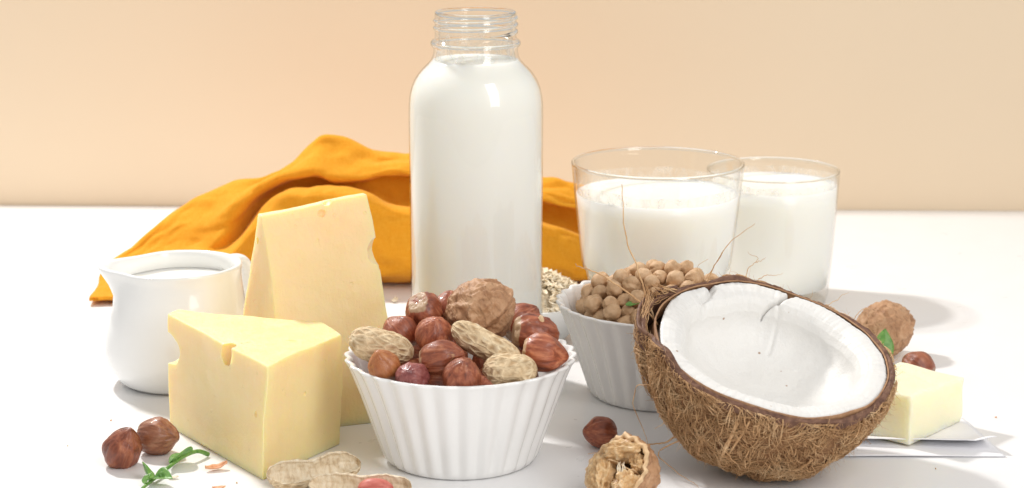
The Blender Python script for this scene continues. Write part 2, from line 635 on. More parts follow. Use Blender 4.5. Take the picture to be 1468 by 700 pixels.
# the wall board stands a hair behind the table's back edge
wv = []
for x, y in ((-62, 146.05), (62, 142.6), (62, 144.6), (-62, 148.05)):
    wv += [(x, y, -3), (x, y, 24)]
wf = [(0, 2, 3, 1), (2, 4, 5, 3), (4, 6, 7, 5), (6, 0, 1, 7), (1, 3, 5, 7), (0, 6, 4, 2)]
o = mesh_obj('wall', wv, wf, M['wall'], smooth=False)
tag(o, 'plain peach coloured backdrop wall behind the table', 'wall', kind='structure')


# ------------------------------------------------------------------ mustard napkin
def build_napkin():
    #      X     Yfront  zfold  zlip  zcrest  Ycrest  fold(0..1)  tuck
    K = [(-26.5, 115.2, 0.6, 0.8, 1.15, 119.0, 0.0, 1.2),
         (-25.9, 115.0, 0.8, 1.0, 1.55, 119.4, 0.0, 1.2),
         (-25.0, 115.2, 1.2, 1.6, 2.15, 120.0, 0.0, 1.1),
         (-23.2, 114.2, 1.9, 2.6, 3.4, 121.2, 0.0, 0.9),
         (-20.8, 113.4, 2.8, 4.0, 5.1, 122.0, 0.0, 0.7),
         (-18.3, 114.2, 4.2, 5.4, 6.3, 122.4, 0.25, 0.6),
         (-16.2, 118.0, 5.6, 6.2, 6.75, 122.4, 0.85, 0.7),
         (-14.4, 118.0, 6.35, 6.8, 7.6, 123.0, 1.0, 0.8),
         (-12.6, 118.0, 6.5, 7.05, 9.0, 123.3, 1.0, 0.9),
         (-11.2, 118.0, 6.5, 6.75, 8.9, 123.3, 1.0, 1.0),
         (-9.5, 118.1, 6.25, 6.65, 8.2, 123.0, 1.0, 1.0),
         (-7.8, 118.3, 5.5, 7.0, 8.05, 123.0, 1.0, 1.0),
         (-5.0, 118.3, 5.3, 7.0, 8.0, 123.2, 1.0, 1.0),
         (-1.5, 118.3, 5.4, 6.6, 7.5, 123.2, 1.0, 1.0),
         (1.6, 118.4, 4.7, 5.7, 6.75, 123.0, 0.8, 1.0),
         (4.2, 118.8, 3.9, 5.3, 6.35, 122.6, 0.6, 1.0),
         (6.6, 119.2, 3.0, 4.4, 5.4, 122.4, 0.4, 0.9),
         (8.6, 119.8, 1.4, 2.0, 2.6, 122.0, 0.1, 0.6),
         (9.8, 120.8, 0.3, 0.4, 0.5, 122.0, 0.0, 0.2)]
    KX = [k[0] for k in K]

    def at(x):
        i = max(0, min(len(K) - 2, next((j for j in range(len(K) - 1) if x <= KX[j + 1]), len(K) - 2)))
        t = (x - KX[i]) / (KX[i + 1] - KX[i])
        out = []
        for c in range(1, 8):
            p1, p2 = K[i][c], K[i + 1][c]
            h = KX[i + 1] - KX[i]
            m1 = 0.5 * ((p2 - p1) / h + ((p1 - K[i - 1][c]) / (KX[i] - KX[i - 1]) if i > 0 else (p2 - p1) / h))
            m2 = 0.5 * ((p2 - p1) / h + ((K[i + 2][c] - p2) / (KX[i + 2] - KX[i + 1]) if i + 2 < len(K) else (p2 - p1) / h))
            t2, t3 = t * t, t ** 3
            out.append((2 * t3 - 3 * t2 + 1) * p1 + (t3 - 2 * t2 + t) * h * m1 + (-2 * t3 + 3 * t2) * p2 + (t3 - t2) * h * m2)
        return out

    nu, nv = 300, 150

    def fn(u, v):
        x = -26.1 + u * 35.9
        yf, zf, zl, zc, yc, fo, tu = at(x)
        h0 = min(1.02, zf * 0.5)
        fold = [(yf + 2.9 * tu, 0.10), (yf + 2.0 * tu, 0.35), (yf + 0.35, h0), (yf - 0.15, 0.45 * zf + 0.3), (yf + 0.35, 0.85 * zf),
                (yf + 1.0, zf), (yf + 2.6, zf - 0.25), (yf + 4.4, zf - 0.9), (yf + 4.2, zl - 0.25), (yf + 2.7, zl + 0.0), (yf + 2.75, zl + 0.35),
                (0.5 * (yf + 2.7 + yc), 0.35 * zl + 0.65 * zc), (yc, zc), (yc + 2.5, zc * 0.82), (yc + 5.0, zc * 0.42), (yc + 7.2, 0.12)]
        dy_, dz_ = (0.0, 0.12, 0.25, 0.38, 0.50, 0.60, 0.70, 0.78, 0.88), (0.13, 0.22, 0.30, 0.37, 0.43, 0.50, 0.61, 0.74, 0.90)
        dome = [(yf + 2.0 * tu, 0.10), (yf + 1.2 * tu, 0.2), (yf + 0.1, min(0.6, 0.08 * zc + 0.3))] + [
            (yf + 0.1 + (yc - yf) * a_, max(zc * b_, 0.5)) for a_, b_ in zip(dy_, dz_)] + [
            (yc, zc), (yc + 2.5, zc * 0.82), (yc + 5.0, zc * 0.42), (yc + 7.2, 0.12)]
        n = len(fold)
        P = [((1 - fo) * d[0] + fo * f[0], (1 - fo) * d[1] + fo * f[1]) for d, f in zip(dome, fold)]
        q = v * (n - 1)
        i = min(int(q), n - 2)
        t = q - i
        a, b, c, d = P[max(i - 1, 0)], P[i], P[i + 1], P[min(i + 2, n - 1)]
        yz = [0.5 * (2 * b[k] + (c[k] - a[k]) * t + (2 * a[k] - 5 * b[k] + 4 * c[k] - d[k]) * t * t + (3 * b[k] - a[k] - 3 * c[k] + d[k]) * t ** 3) for k in (0, 1)]
        amp = min(1.0, zc / 4) * sstep(0.0, 0.12, v) * sstep(1.0, 0.9, v)
        w = Vector((x * 0.16, yz[0] * 0.22, yz[1] * 0.3 + v * 2))
        dy = 0.45 * fbm(w, 3) * amp + 0.10 * mn.noise(Vector((x * 0.9 + v * 9, v * 26, 4))) * amp
        # long slanting creases down the front
        cr = math.sin(x * 0.55 + v * 16 + 2.5 * mn.noise(w * 0.7))
        dy += 0.16 * cr * amp * sstep(0.35, 0.2, v)
        dz = 0.36 * fbm(w + Vector((9, 3, 5)), 3) * amp + 0.08 * mn.noise(Vector((x * 0.8 - v * 11, v * 22, 8))) * amp
        rg = Vector((x * 0.42 + v * 6, v * 9 - x * 0.12, 1.7))
        dy += 0.20 * (abs(mn.noise(rg)) - 0.25) * amp
        dz += 0.14 * (abs(mn.noise(rg * 1.6 + Vector((3, 3, 3)))) - 0.25) * amp
        dx = 0.5 * mn.noise(Vector((v * 7, x * 0.1, 2))) * sstep(0, 0.06, u) * sstep(1, 0.94, u)
        ragged = 0.35 * mn.noise(Vector((v * 5, 3.3, 1.0))) * (sstep(0.06, 0, u) + sstep(0.94, 1, u))
        return (x + dx + ragged, yz[0] + dy, max(0.09, yz[1] + dz))

    v, f = grid(nu, nv, fn)
    o = mesh_obj('napkin', v, f, M['napkin'])
    solidify(o, 0.10, 1)
    tag(o, 'mustard yellow linen napkin heaped in folds behind the bottle', 'napkin')


build_napkin()


# ------------------------------------------------------------------ cream jug
def build_jug():
    t = thing('cream_jug', 'small white ceramic cream jug with spout beside the cheese', 'jug', (-17.95, 99.5, 0))
    t.scale = (1, 1, 0.905)
    outer = [(0.0, 0.12), (2.3, 0.10), (2.55, 0.0), (2.75, 0.02), (3.15, 0.30), (3.6, 0.95), (3.82, 1.7), (3.87, 2.4), (3.83, 3.2), (3.76, 4.0),
             (3.68, 4.8), (3.61, 5.5), (3.55, 6.1), (3.53, 6.6), (3.56, 6.9), (3.58, 7.03), (3.57, 7.12), (3.49, 7.19), (3.36, 7.18), (3.24, 7.08),
             (3.17, 6.8), (3.18, 6.2), (3.24, 5.5), (3.32, 4.8), (3.4, 4.0), (3.5, 3.0), (3.5, 2.0), (3.2, 1.0), (2.5, 0.5), (0.0, 0.4)]
    n = 128

    def rad(th, r, z, i):
        k = sstep(4.6, 7.1, z)
        d = adiff(th, PI)
        sp = math.exp(-(d / 0.40) ** 2) * k * k
        rr = r + 0.52 * sp * (r / 3.4)
        rr -= 0.30 * math.exp(-((abs(d) - 0.80) / 0.35) ** 2) * k * k * (r / 3.4)
        rr -= 0.42 * math.exp(-(d / 0.75) ** 2) * math.exp(-((z - 5.2) / 1.15) ** 2) * (r / 3.4)
        return (rr * math.cos(th), rr * math.sin(th) * (1 - 0.08 * k), z + 0.06 * sp - 0.05 * k * (1 - math.cos(th)))
    v, f = lathe(outer, n, rad)
    mesh_obj('body', v, f, M['jug'], t)
    # handle loops out at the back right
    pts = smooth_path([(3.2, 0, 6.1), (3.9, 0, 6.55), (4.7, 0, 6.45), (5.1, 0, 5.6), (4.95, 0, 4.4), (4.5, 0, 3.4), (3.7, 0, 2.8)], 28)
    v, f = [], []
    ns = 14
    for i, p in enumerate(pts):
        d = (pts[min(i + 1, len(pts) - 1)] - pts[max(i - 1, 0)]).normalized()
        b = Vector((0, 1, 0))
        a = d.cross(b)
        for k in range(ns):
            q = p + 0.30 * math.cos(2 * PI * k / ns) * a + 0.52 * math.sin(2 * PI * k / ns) * b
            v.append(tuple(q))
    for i in range(len(pts) - 1):
        for k in range(ns):
            l = (k + 1) % ns
            f.append((i * ns + k, i * ns + l, (i + 1) * ns + l, (i + 1) * ns + k))
    mesh_obj('handle', v, f, M['jug'], t, rot=(0, 0, math.radians(50)))
    # the cream inside
    prof = [(0.0, 6.12), (1.5, 6.12), (2.9, 6.12), (3.2, 6.15), (3.28, 6.08), (3.28, 5.7)]
    v, f = lathe(prof, n, rad)
    mesh_obj('cream', v, f, M['cream'], t)


build_jug()


# ------------------------------------------------------------------ cheese wedges
def cut_block(name, pts_bottom, pts_top, mat, holes, label, bev=0.10, seed=0, sub=0.3):
    """a block from matching bottom and top polygons, edges rounded, eye holes cut out of it"""
    c = Vector((sum(p[0] for p in pts_bottom) / len(pts_bottom), sum(p[1] for p in pts_bottom) / len(pts_bottom), 0))
    bm = bmesh.new()
    vb = [bm.verts.new((Vector(p) - c) * S) for p in pts_bottom]
    vt = [bm.verts.new((Vector(p) - c) * S) for p in pts_top]
    n = len(vb)
    bm.faces.new(vb[::-1])
    bm.faces.new(vt)
    for i in range(n):
        j = (i + 1) % n
        bm.faces.new((vb[i], vb[j], vt[j], vt[i]))
    bmesh.ops.recalc_face_normals(bm, faces=bm.faces)
    bmesh.ops.bevel(bm, geom=list(bm.edges), offset=bev * S, segments=3, profile=0.6, affect='EDGES')
    me = bpy.data.meshes.new(name)
    bm.to_mesh(me)
    bm.free()
    o = put(bpy.data.objects.new(name, me), None, c)
    cutters = []
    for (hx, hy, hz, r, sx, sy, sz) in holes:
        v, f = ball(28, 18, lambda u, th, ph: u * (1 + 0.10 * mn.noise(u * 1.7 + Vector((hx, hy, hz)))))
        k = mesh_obj('eye_cutter', [(a[0] * r * sx, a[1] * r * sy, a[2] * r * sz) for a in v], f, M['cheese'], None, (hx, hy, hz))
        cutters.append(k)
        md = o.modifiers.new('eye', 'BOOLEAN')
        md.operation = 'DIFFERENCE'
        md.solver = 'EXACT'
        md.object = k
    dg = bpy.context.evaluated_depsgraph_get()
    dg.update()
    me2 = bpy.data.meshes.new_from_object(o.evaluated_get(dg))
    o.modifiers.clear()
    o.data = me2
    for k in cutters:
        bpy.data.objects.remove(k)
    # finer mesh with a faint unevenness of hand-cut faces
    bm = bmesh.new()
    bm.from_mesh(me2)
    bmesh.ops.triangulate(bm, faces=bm.faces)
    for _ in range(6):
        long_e = [e for e in bm.edges if e.calc_length() > sub * S]
        if not long_e:
            break
        bmesh.ops.subdivide_edges(bm, edges=long_e, cuts=1)
        bmesh.ops.triangulate(bm, faces=bm.faces)
    for w in bm.verts:
        p = w.co / S
        if p.z > 0.12:
            q = p * 0.35 + Vector((seed, 2, 7))
            w.co += Vector((mn.noise(q), mn.noise(q + Vector((5, 1, 2))), 0.8 * mn.noise(q + Vector((1, 8, 4))))) * 0.13 * S
            w.co += Vector((mn.noise(p * 1.6), mn.noise(p * 1.6 + Vector((3, 3, 3))), mn.noise(p * 1.6 + Vector((7, 7, 7))))) * 0.025 * S
    bm.to_mesh(me2)
    bm.free()
    me2.materials.clear()
    me2.materials.append(mat)
    me2.shade_smooth()
    me2.set_sharp_from_angle(angle=math.radians(38))
    tag(o, label, 'cheese')
    return o


# front wedge
cut_block('cheese_wedge',
          [(-11.45, 83.75, 0), (-8.35, 88.85, 0), (-9.6, 91.0, 0), (-16.7, 92.4, 0), (-17.1, 91.5, 0)],
          [(-11.15, 83.75, 5.5), (-8.1, 88.75, 5.6), (-9.3, 91.0, 5.6), (-16.6, 92.6, 5.75), (-16.95, 91.75, 5.72)],
          M['cheese'],
          [(-13.22, 86.8, 5.2, 0.52, 1.0, 1.0, 1.1), (-14.6, 90.3, 5.85, 0.35, 1.3, 1.0, 0.5), (-16.9, 91.8, 4.0, 0.95, 0.85, 2.2, 0.85), (-17.1, 91.6, 4.95, 0.28, 0.6, 1.8, 0.8),
           (-11.75, 84.3, 3.0, 0.17, 1, 1, 1), (-12.0, 84.45, 2.55, 0.13, 1, 1, 1.3), (-10.4, 87.6, 5.75, 0.3, 1.4, 0.7, 0.8), (-12.3, 84.8, 3.4, 0.09, 1, 1, 1),
           (-14.6, 87.6, 4.2, 0.07, 1, 1, 1), (-9.7, 86.3, 3.4, 0.12, 1, 1, 1)],
          'low yellow cheese wedge with a round eye in its top edge', seed=1)
# back wedge standing on its broad side, thin edge up
cut_block('cheese_wedge',
          [(-10.75, 90.75, 0), (-5.35, 92.75, 0), (-9.3, 99.0, 0), (-14.7, 96.9, 0)],
          [(-12.55, 94.0, 10.25), (-7.35, 95.9, 10.95), (-7.55, 96.4, 10.95), (-12.75, 94.5, 10.25)],
          M['cheese2'],
          [(-6.72, 95.0, 8.2, 0.72, 0.85, 1.8, 1.0), (-6.45, 94.7, 7.4, 0.4, 0.9, 1.8, 0.7), (-9.3, 95.0, 10.75, 0.33, 0.9, 1.6, 0.75), (-9.5, 94.8, 10.2, 0.25, 0.9, 1.2, 0.9),
           (-12.75, 94.35, 8.9, 0.16, 1, 1, 1.2), (-8.3, 93.6, 9.2, 0.1, 1, 1, 1), (-7.4, 92.5, 3.2, 0.12, 1, 1, 1)],
          'tall cheese wedge standing upright behind the low wedge', bev=0.07, seed=5)


# ------------------------------------------------------------------ milk bottle
def build_bottle():
    t = thing('milk_bottle', 'tall uncapped glass bottle full of white milk with screw neck', 'bottle', (-1.88, 99.2, 0))
    outer = [(0, 0.25), (2.6, 0.2), (2.9, 0.0), (3.2, 0.05), (3.42, 0.3), (3.5, 0.7), (3.5, 4), (3.5, 8), (3.5, 12), (3.5, 14.6), (3.49, 15.1), (3.44, 15.55), (3.34, 15.97),
             (3.19, 16.34), (2.99, 16.66), (2.76, 16.93), (2.52, 17.16), (2.34, 17.36), (2.23, 17.58), (2.19, 17.8), (2.17, 18.05)]
    neck = [(2.17, 18.05), (2.25, 18.08), (2.31, 18.14), (2.31, 18.34), (2.25, 18.42), (2.13, 18.46), (2.10, 18.6), (2.10, 19.0), (2.10, 19.5), (2.10, 19.72),
            (2.08, 19.80), (2.0, 19.84), (1.92, 19.80), (1.90, 19.7), (1.90, 19.0), (1.92, 18.3), (1.97, 18.0), (2.02, 17.8)]
    inner = [(2.02, 17.8), (2.07, 17.52), (2.2, 17.26), (2.42, 17.0), (2.65, 16.78), (2.87, 16.52), (3.06, 16.22), (3.2, 15.88), (3.29, 15.5), (3.33, 15.05), (3.34, 14.5), (3.34, 10), (3.34, 5), (3.34, 0.9), (3.2, 0.55), (2.8, 0.4), (0, 0.45)]
    v, f = lathe(outer + neck[1:-1] + inner, 128)
    mesh_obj('glass_body', v, f, M['glass'], t)
    # screw thread: two turns of a raised rib, plus the lip
    pts = []
    for k in range(0, 260):
        a = 2 * PI * k / 112
        pts.append((2.10 * math.cos(a - 1.2), 2.10 * math.sin(a - 1.2), 18.78 + 0.36 * k / 112))
    rr = [0.10 * min(1, i / 12, (len(pts) - 1 - i) / 12) + 0.005 for i in range(len(pts))]
    v, f = tube(pts, rr, 10)
    mesh_obj('screw_thread', v, f, M['thick'], t)
    for nm, rad_, z_, r_ in (('lip', 2.0, 19.80, 0.10), ('collar', 2.24, 18.24, 0.10)):
        v, f = lathe([(rad_ + r_ * math.cos(a), z_ + r_ * math.sin(a)) for a in [2 * PI * i / 12 for i in range(12)]], 112, closed=True)
        mesh_obj(nm, v, f, M['thick'], t)
    milk = [(0, 0.46), (2.8, 0.42), (3.25, 0.58), (3.40, 0.95), (3.42, 5), (3.42, 10), (3.42, 14.5), (3.41, 15.07), (3.37, 15.52), (3.27, 15.92), (3.12, 16.28),
            (2.93, 16.59), (2.70, 16.86), (2.47, 17.08), (2.28, 17.29), (2.17, 17.42), (2.10, 17.38), (1.9, 17.33), (0, 17.31)]
    v, f = lathe(milk, 128)
    mesh_obj('milk', v, f, M['milk'], t)
    film_and_bubbles(t, [(2.05, 17.4), (2.0, 17.7), (1.95, 18.0), (1.89, 18.5)], 2.05, 17.36, 3, 10)


build_bottle()


# ------------------------------------------------------------------ drinking glasses
def build_tumbler():
    t = thing('milk_glass', 'wide tapered glass tumbler of milk behind the chickpea bowl', 'glass', (8.25, 107.2, 0))
    out = [(0, 0.12), (2.6, 0.08), (2.9, 0.0), (3.15, 0.08), (3.3, 0.5), (3.5, 1.6), (3.72, 2.8), (3.9, 3.7), (4.02, 4.2), (4.22, 4.55), (4.3, 4.9), (4.42, 6.0),
           (4.58, 7.4), (4.72, 8.8), (4.84, 10.0), (4.89, 10.4), (4.89, 10.48), (4.83, 10.54), (4.76, 10.54), (4.71, 10.46), (4.69, 10.3), (4.6, 9.4), (4.46, 8.0),
           (4.3, 6.6), (4.16, 5.3), (4.06, 4.7), (3.86, 4.3), (3.72, 3.7), (3.5, 2.6), (3.3, 1.6), (3.05, 1.05), (2.4, 0.9), (0, 0.9)]

    def fac(th, r, z, i):
        k = sstep(4.6, 3.6, z) * (1 if i < 16 else 0.5)
        a = abs(math.sin(th * 5))
        rr = r * (1 - 0.05 * k * a ** 3)
        return (rr * math.cos(th), rr * math.sin(th), z)
    v, f = lathe(out, 160, fac)
    mesh_obj('glass_body', v, f, M['glass'], t)
    v, f = lathe([(4.80 + 0.10 * math.cos(a), 10.47 + 0.09 * math.sin(a)) for a in [2 * PI * i / 12 for i in range(12)]], 160, closed=True)
    mesh_obj('rim', v, f, M['thick'], t)
    milk = [(0, 0.92), (2.4, 0.92), (3.1, 1.1), (3.37, 1.65), (3.58, 2.65), (3.80, 3.75), (3.94, 4.3), (4.14, 4.7), (4.23, 5.3), (4.37, 6.6), (4.52, 8.0), (4.60, 8.74), (4.56, 8.76), (4.44, 8.66), (4.2, 8.62), (0, 8.6)]
    v, f = lathe(milk, 160)
    mesh_obj('milk', v, f, M['milk'], t)
    film_and_bubbles(t, [(4.51, 8.7), (4.54, 9.0), (4.575, 9.35)], 4.5, 8.68, 5, 26)

    t = thing('milk_glass', 'straight smaller glass of milk farther back, right of the tumbler', 'glass', (16.15, 117.0, 0))
    out = [(0, 0.12), (2.9, 0.08), (3.3, 0.0), (3.5, 0.1), (3.62, 0.5), (3.78, 2.5), (3.9, 4.5), (4.0, 6.5), (4.07, 8.0), (4.08, 8.18), (4.04, 8.27), (3.97, 8.27), (3.92, 8.18),
           (3.91, 8.0), (3.84, 6.5), (3.74, 4.5), (3.62, 2.5), (3.46, 1.0), (2.9, 0.75), (0, 0.75)]
    v, f = lathe(out, 144)
    mesh_obj('glass_body', v, f, M['glass'], t)
    v, f = lathe([(4.00 + 0.09 * math.cos(a), 8.2 + 0.08 * math.sin(a)) for a in [2 * PI * i / 12 for i in range(12)]], 144, closed=True)
    mesh_obj('rim', v, f, M['thick'], t)
    milk = [(0, 0.78), (2.9, 0.78), (3.52, 1.05), (3.69, 2.5), (3.81, 4.5), (3.91, 6.5), (3.95, 7.32), (3.90, 7.33), (3.8, 7.25), (3.55, 7.21), (0, 7.2)]
    v, f = lathe(milk, 144)
    mesh_obj('milk', v, f, M['milk'], t)
    film_and_bubbles(t, [(3.86, 7.3), (3.88, 7.5), (3.895, 7.75)], 3.84, 7.26, 9, 18)


build_tumbler()


# ------------------------------------------------------------------ bowls
def flute_bowl():
    prof = [(0, 0.22), (2.6, 0.18), (3.1, 0.0), (3.4, 0.0), (3.58, 0.12), (3.70, 0.4), (4.0, 1.3), (4.35, 2.3), (4.70, 3.3), (5.02, 4.2), (5.25, 4.75), (5.38, 4.96),
            (5.42, 5.03), (5.38, 5.09), (5.28, 5.10), (5.18, 5.05), (5.08, 4.9), (4.85, 4.2), (4.5, 3.3), (4.15, 2.3), (3.8, 1.3), (3.5, 0.7), (3.1, 0.45), (0, 0.4)]
    nf = 30

    def rad(th, r, z, i):
        k = sstep(0.05, 0.35, z) if i < 12 else (1.0 if i < 17 else sstep(0.5, 1.0, z) * 0.5)
        if r < 3.2:
            k = 0
        a = 0.5 + 0.5 * math.cos(nf * th)
        a = a ** 0.8
        rr = r + k * (0.17 + 0.05 * mn.noise(Vector((math.cos(th) * 5, math.sin(th) * 5, z * 0.3)))) * (a - 0.6) + 0.03 * mn.noise(Vector((math.cos(th), math.sin(th), z * 0.4)) * 1.3)
        return (rr * math.cos(th), rr * math.sin(th), z + (0.045 * (a - 0.5) if 10 <= i <= 17 else 0))
    return lathe(prof, nf * 10, rad)


fb_v, fb_f = flute_bowl()
fb_me = make_mesh('fluted_bowl', fb_v, fb_f, M['ceramic'])
o = put(bpy.data.objects.new('fluted_bowl', fb_me), None, (-2.42, 87.2, 0))
tag(o, 'white fluted ceramic bowl heaped with mixed nuts', 'bowl', 'fluted bowls')
o = put(bpy.data.objects.new('fluted_bowl', fb_me), None, (7.75, 97.3, 0), (0, 0, 0.06))
tag(o, 'white fluted ceramic bowl full of chickpeas', 'bowl', 'fluted bowls')

ob = [(0, 0.2), (1.6, 0.15), (1.9, 0.0), (2.1, 0.05), (2.4, 0.4), (2.95, 1.1), (3.42, 1.8), (3.62, 2.3), (3.62, 2.42), (3.54, 2.47), (3.42, 2.42), (3.2, 1.85), (2.6, 1.1), (2.0, 0.5), (0, 0.4)]
v, f = lathe(ob, 96)
o = mesh_obj('oat_bowl', v, f, M['ceramic'], None, (0.95, 107.7, 0))
tag(o, 'small white bowl of rolled oats behind the bottle', 'bowl')


def build_oats():
    rnd = random.Random(3)
    verts, faces = [], []
    # the heap below, then loose flakes over it
    v, f = grid(40, 24, lambda u, w: (3.12 * w * math.cos(2 * PI * u), 3.12 * w * math.sin(2 * PI * u),
                                      2.15 + 1.55 * (1 - w * w) + 0.12 * mn.noise(Vector((w * math.cos(2 * PI * u) * 6, w * math.sin(2 * PI * u) * 6, 1)))))
    verts += v
    faces += f
    for k in range(900):
        r = 3.45 * math.sqrt(rnd.random())
        a = rnd.random() * 2 * PI
        x, y = r * math.cos(a), r * math.sin(a)
        z = 2.3 + 1.65 * (1 - (r / 3.45) ** 2) + rnd.uniform(0.0, 0.22)
        L, W = rnd.uniform(0.34, 0.62), rnd.uniform(0.24, 0.42)
        e = Euler((rnd.gauss(0, 0.42), rnd.gauss(0, 0.42), rnd.random() * 6.28)).to_matrix()
        b = len(verts)
        for lay in (0.02, -0.02):
            for q in range(7):
                t = 2 * PI * q / 7
                p = Vector((L * 0.5 * math.cos(t) * rnd.uniform(0.85, 1.1), W * 0.5 * math.sin(t), lay + 0.06 * math.cos(2 * t)))
                p = e @ p
                verts.append((x + p.x, y + p.y, z + p.z))
        faces.append(tuple(b + q for q in range(7)))
        faces.append(tuple(b + 13 - q for q in range(7)))
        for q in range(7):
            l = (q + 1) % 7
            faces.append((b + q, b + 7 + q, b + 7 + l, b + l))
    o = mesh_obj('rolled_oats', verts, faces, M['oat'], None, (0.95, 107.7, 0), smooth=False)
    tag(o, 'heap of pale rolled oats in the small bowl', 'oats', kind='stuff')


build_oats()


# ------------------------------------------------------------------ nuts
def hazel_mesh(seed, rr=0.86, ln=1.0, ridge=0.05, tip=0.16, shrivel=0.0, mat='hazel'):
    def fn(u, th, ph):
        z = u.z
        g = Vector((math.cos(th) * 2.8 + seed * 3.1, math.sin(th) * 2.8, z * 0.55 + seed))
        k = math.sin(ph) ** 0.7
        crease = mn.ridged_multi_fractal(g, 0.9, 2.0, 3, 1.0, 2.0, noise_basis='PERLIN_ORIGINAL') - 1.0
        w = 1 + k * (ridge * crease + 0.09 * mn.noise(u * 1.3 + Vector((seed, 4, 2)))) + shrivel * fbm(u * 2.2 + Vector((seed, 1, 6)), 3)
        q = math.sin(ph)
        px = q * w * rr
        zz = z * w * rr * ln
        if z > 0:
            px *= 1 - 0.10 * z ** 3
            zz += tip * rr * z ** 7
        else:
            zz = max(zz, -0.84 * rr * ln + 0.03 * rr * mn.noise(u * 6 + Vector((seed, 0, 0))))
        return Vector((px * math.cos(th), px * math.sin(th), zz))
    v, f = ball(84, 48, fn)
    return make_mesh('hazelnut', v, f, M[mat])


HZ = [hazel_mesh(1, 0.90, 1.0), hazel_mesh(2, 0.88, 1.08, 0.06), hazel_mesh(3, 0.84, 1.25, 0.09, 0.12), hazel_mesh(4, 0.92, 0.95, 0.04),
      hazel_mesh(5, 0.90, 1.12, 0.07, 0.3)]


def aim(axis, spin=0.0):
    q = Vector(axis).to_track_quat('Z', 'Y')
    return (q.to_matrix() @ Matrix.Rotation(spin, 3, 'Z')).to_euler()


def hazelnut(me, loc, axis, spin, label, group, name='hazelnut', scale=1.0, cat='hazelnut'):
    o = put(bpy.data.objects.new(name, me), None, loc, aim(axis, spin))
    o.scale = (scale,) * 3
    tag(o, label, cat, group)
    return o


GB = 'nuts heaped in the fluted bowl'
hazelnut(HZ[0], (-4.18, 88.4, 6.8), (0.3, 0.5, -0.7), 0.6, 'hazelnut with a pale rubbed patch at the top of the bowl, left of the walnut', GB)
hazelnut(HZ[3], (-5.25, 87.5, 5.9), (-0.5, 0.3, 0.6), 2.0, 'smooth red-brown hazelnut above the left-hand peanut in the bowl', GB)
hazelnut(HZ[0], (-3.62, 86.2, 6.25), (0.1, -0.5, 0.85), 4.1, 'upright round hazelnut in the middle of the bowl, below the topmost one', GB)
hazelnut(hazel_mesh(8, 0.74, 1.0, 0.04, 0.25, 0, 'hazel_light'), (-5.8, 84.1, 5.35), (-0.35, -0.3, 0.85), 1.0, 'small light orange-brown hazelnut below the left-hand peanut', GB)
hazelnut(HZ[2], (-3.25, 84.1, 5.72), (0.92, -0.15, 0.2), 1.9, 'long ridged hazelnut lying sideways in the middle of the bowl', GB)
hazelnut(hazel_mesh(9, 0.78, 0.95, 0.06, 0.1, 0.05, 'hazel_purple'), (-4.5, 83.35, 5.0), (-0.2, -0.6, 0.4), 0.3, 'shrivelled purplish hazelnut at the front rim of the bowl', GB)
hazelnut(HZ[1], (-2.26, 83.05, 5.15), (0.1, -0.5, 0.85), 3.0, 'streaky hazelnut at the front rim between the purplish nut and peanut', GB)
hazelnut(HZ[4], (1.35, 84.95, 5.78), (0.95, -0.1, -0.15), 0.5, 'smooth hazelnut on the right rim of the bowl, tip to the right', GB)
t = thing('hazelnut', 'large lumpy hazelnut with a pale split beside the walnut in the bowl', 'hazelnut', (1.0, 86.6, 6.2), aim((0.85, 0.1, -0.1), 2.2), GB)
put(bpy.data.objects.new('skin', hazel_mesh(12, 0.93, 1.22, 0.08, 0.05, 0.10)), t)
v, f = ball(16, 10, lambda u, th, ph: Vector((u.x * 0.16, u.y * 0.10, u.z * 0.33)) * (1 + 0.15 * mn.noise(u * 2)))
M_inv = Euler(aim((0.85, 0.1, -0.1), 2.2)).to_matrix().inverted()
lp = M_inv @ Vector((0.34, -0.30, 0.66))
mesh_obj('pale_kernel', v, f, M['kernel_pale'], t, lp, M_inv.to_euler())
hazelnut(HZ[2], (0.35, 90.0, 5.85), (0.6, 0.3, 0.4), 1.0, 'hazelnut mostly hidden behind the walnut, right side of the bowl', GB)
hazelnut(HZ[1], (-3.1, 90.1, 6.3), (0.1, 0.3, 0.7), 1.0, 'hazelnut mostly hidden behind the walnut, left side of the bowl', GB)
for k, (x, y, z) in enumerate([(-4.6, 85.3, 4.5), (-2.6, 85.0, 4.3), (-0.6, 84.9, 4.3), (0.3, 85.4, 4.5), (-5.5, 86.4, 4.5), (-1.0, 87.0, 4.6), (-3.0, 87.8, 4.8), (-4.4, 89.8, 4.8), (1.0, 88.6, 4.7), (-3.4, 84.0, 4.35), (-1.2, 84.0, 4.35)]):
    hazelnut(HZ[k % 5], (x, y, z), (random.uniform(-1, 1), random.uniform(-1, 1), random.uniform(-0.5, 1)), k, 'dark hazelnut glimpsed in the gaps beneath the top layer of nuts', GB)

GT = 'hazelnuts lying on the table'
hazelnut(HZ[4], (-18.3, 85.9, 0.78), (0.35, -0.25, 0.75), 1.4, 'reddish glossy hazelnut with pale base, leftmost on the table', GT)
hazelnut(hazel_mesh(14, 0.90, 1.08, 0.07, 0.25, 0.03, 'hazel_rough'), (-17.0, 87.6, 0.86), (0.93, -0.25, 0.05), 0.4, 'rough brown hazelnut pointing at the low cheese wedge', GT)
hazelnut(hazel_mesh(15, 0.76, 1.05, 0.04, 0.2, 0.02, 'hazel'), (4.3, 88.5, 0.74), (-0.9, -0.3, 0.15), 0.4, 'dark red hazelnut in shade behind the cracked walnut', GT)
hazelnut(HZ[3], (21.75, 98.9, 0.86), (-0.6, 0.5, 0.4), 3.3, 'hazelnut half hidden behind the butter block', GT)


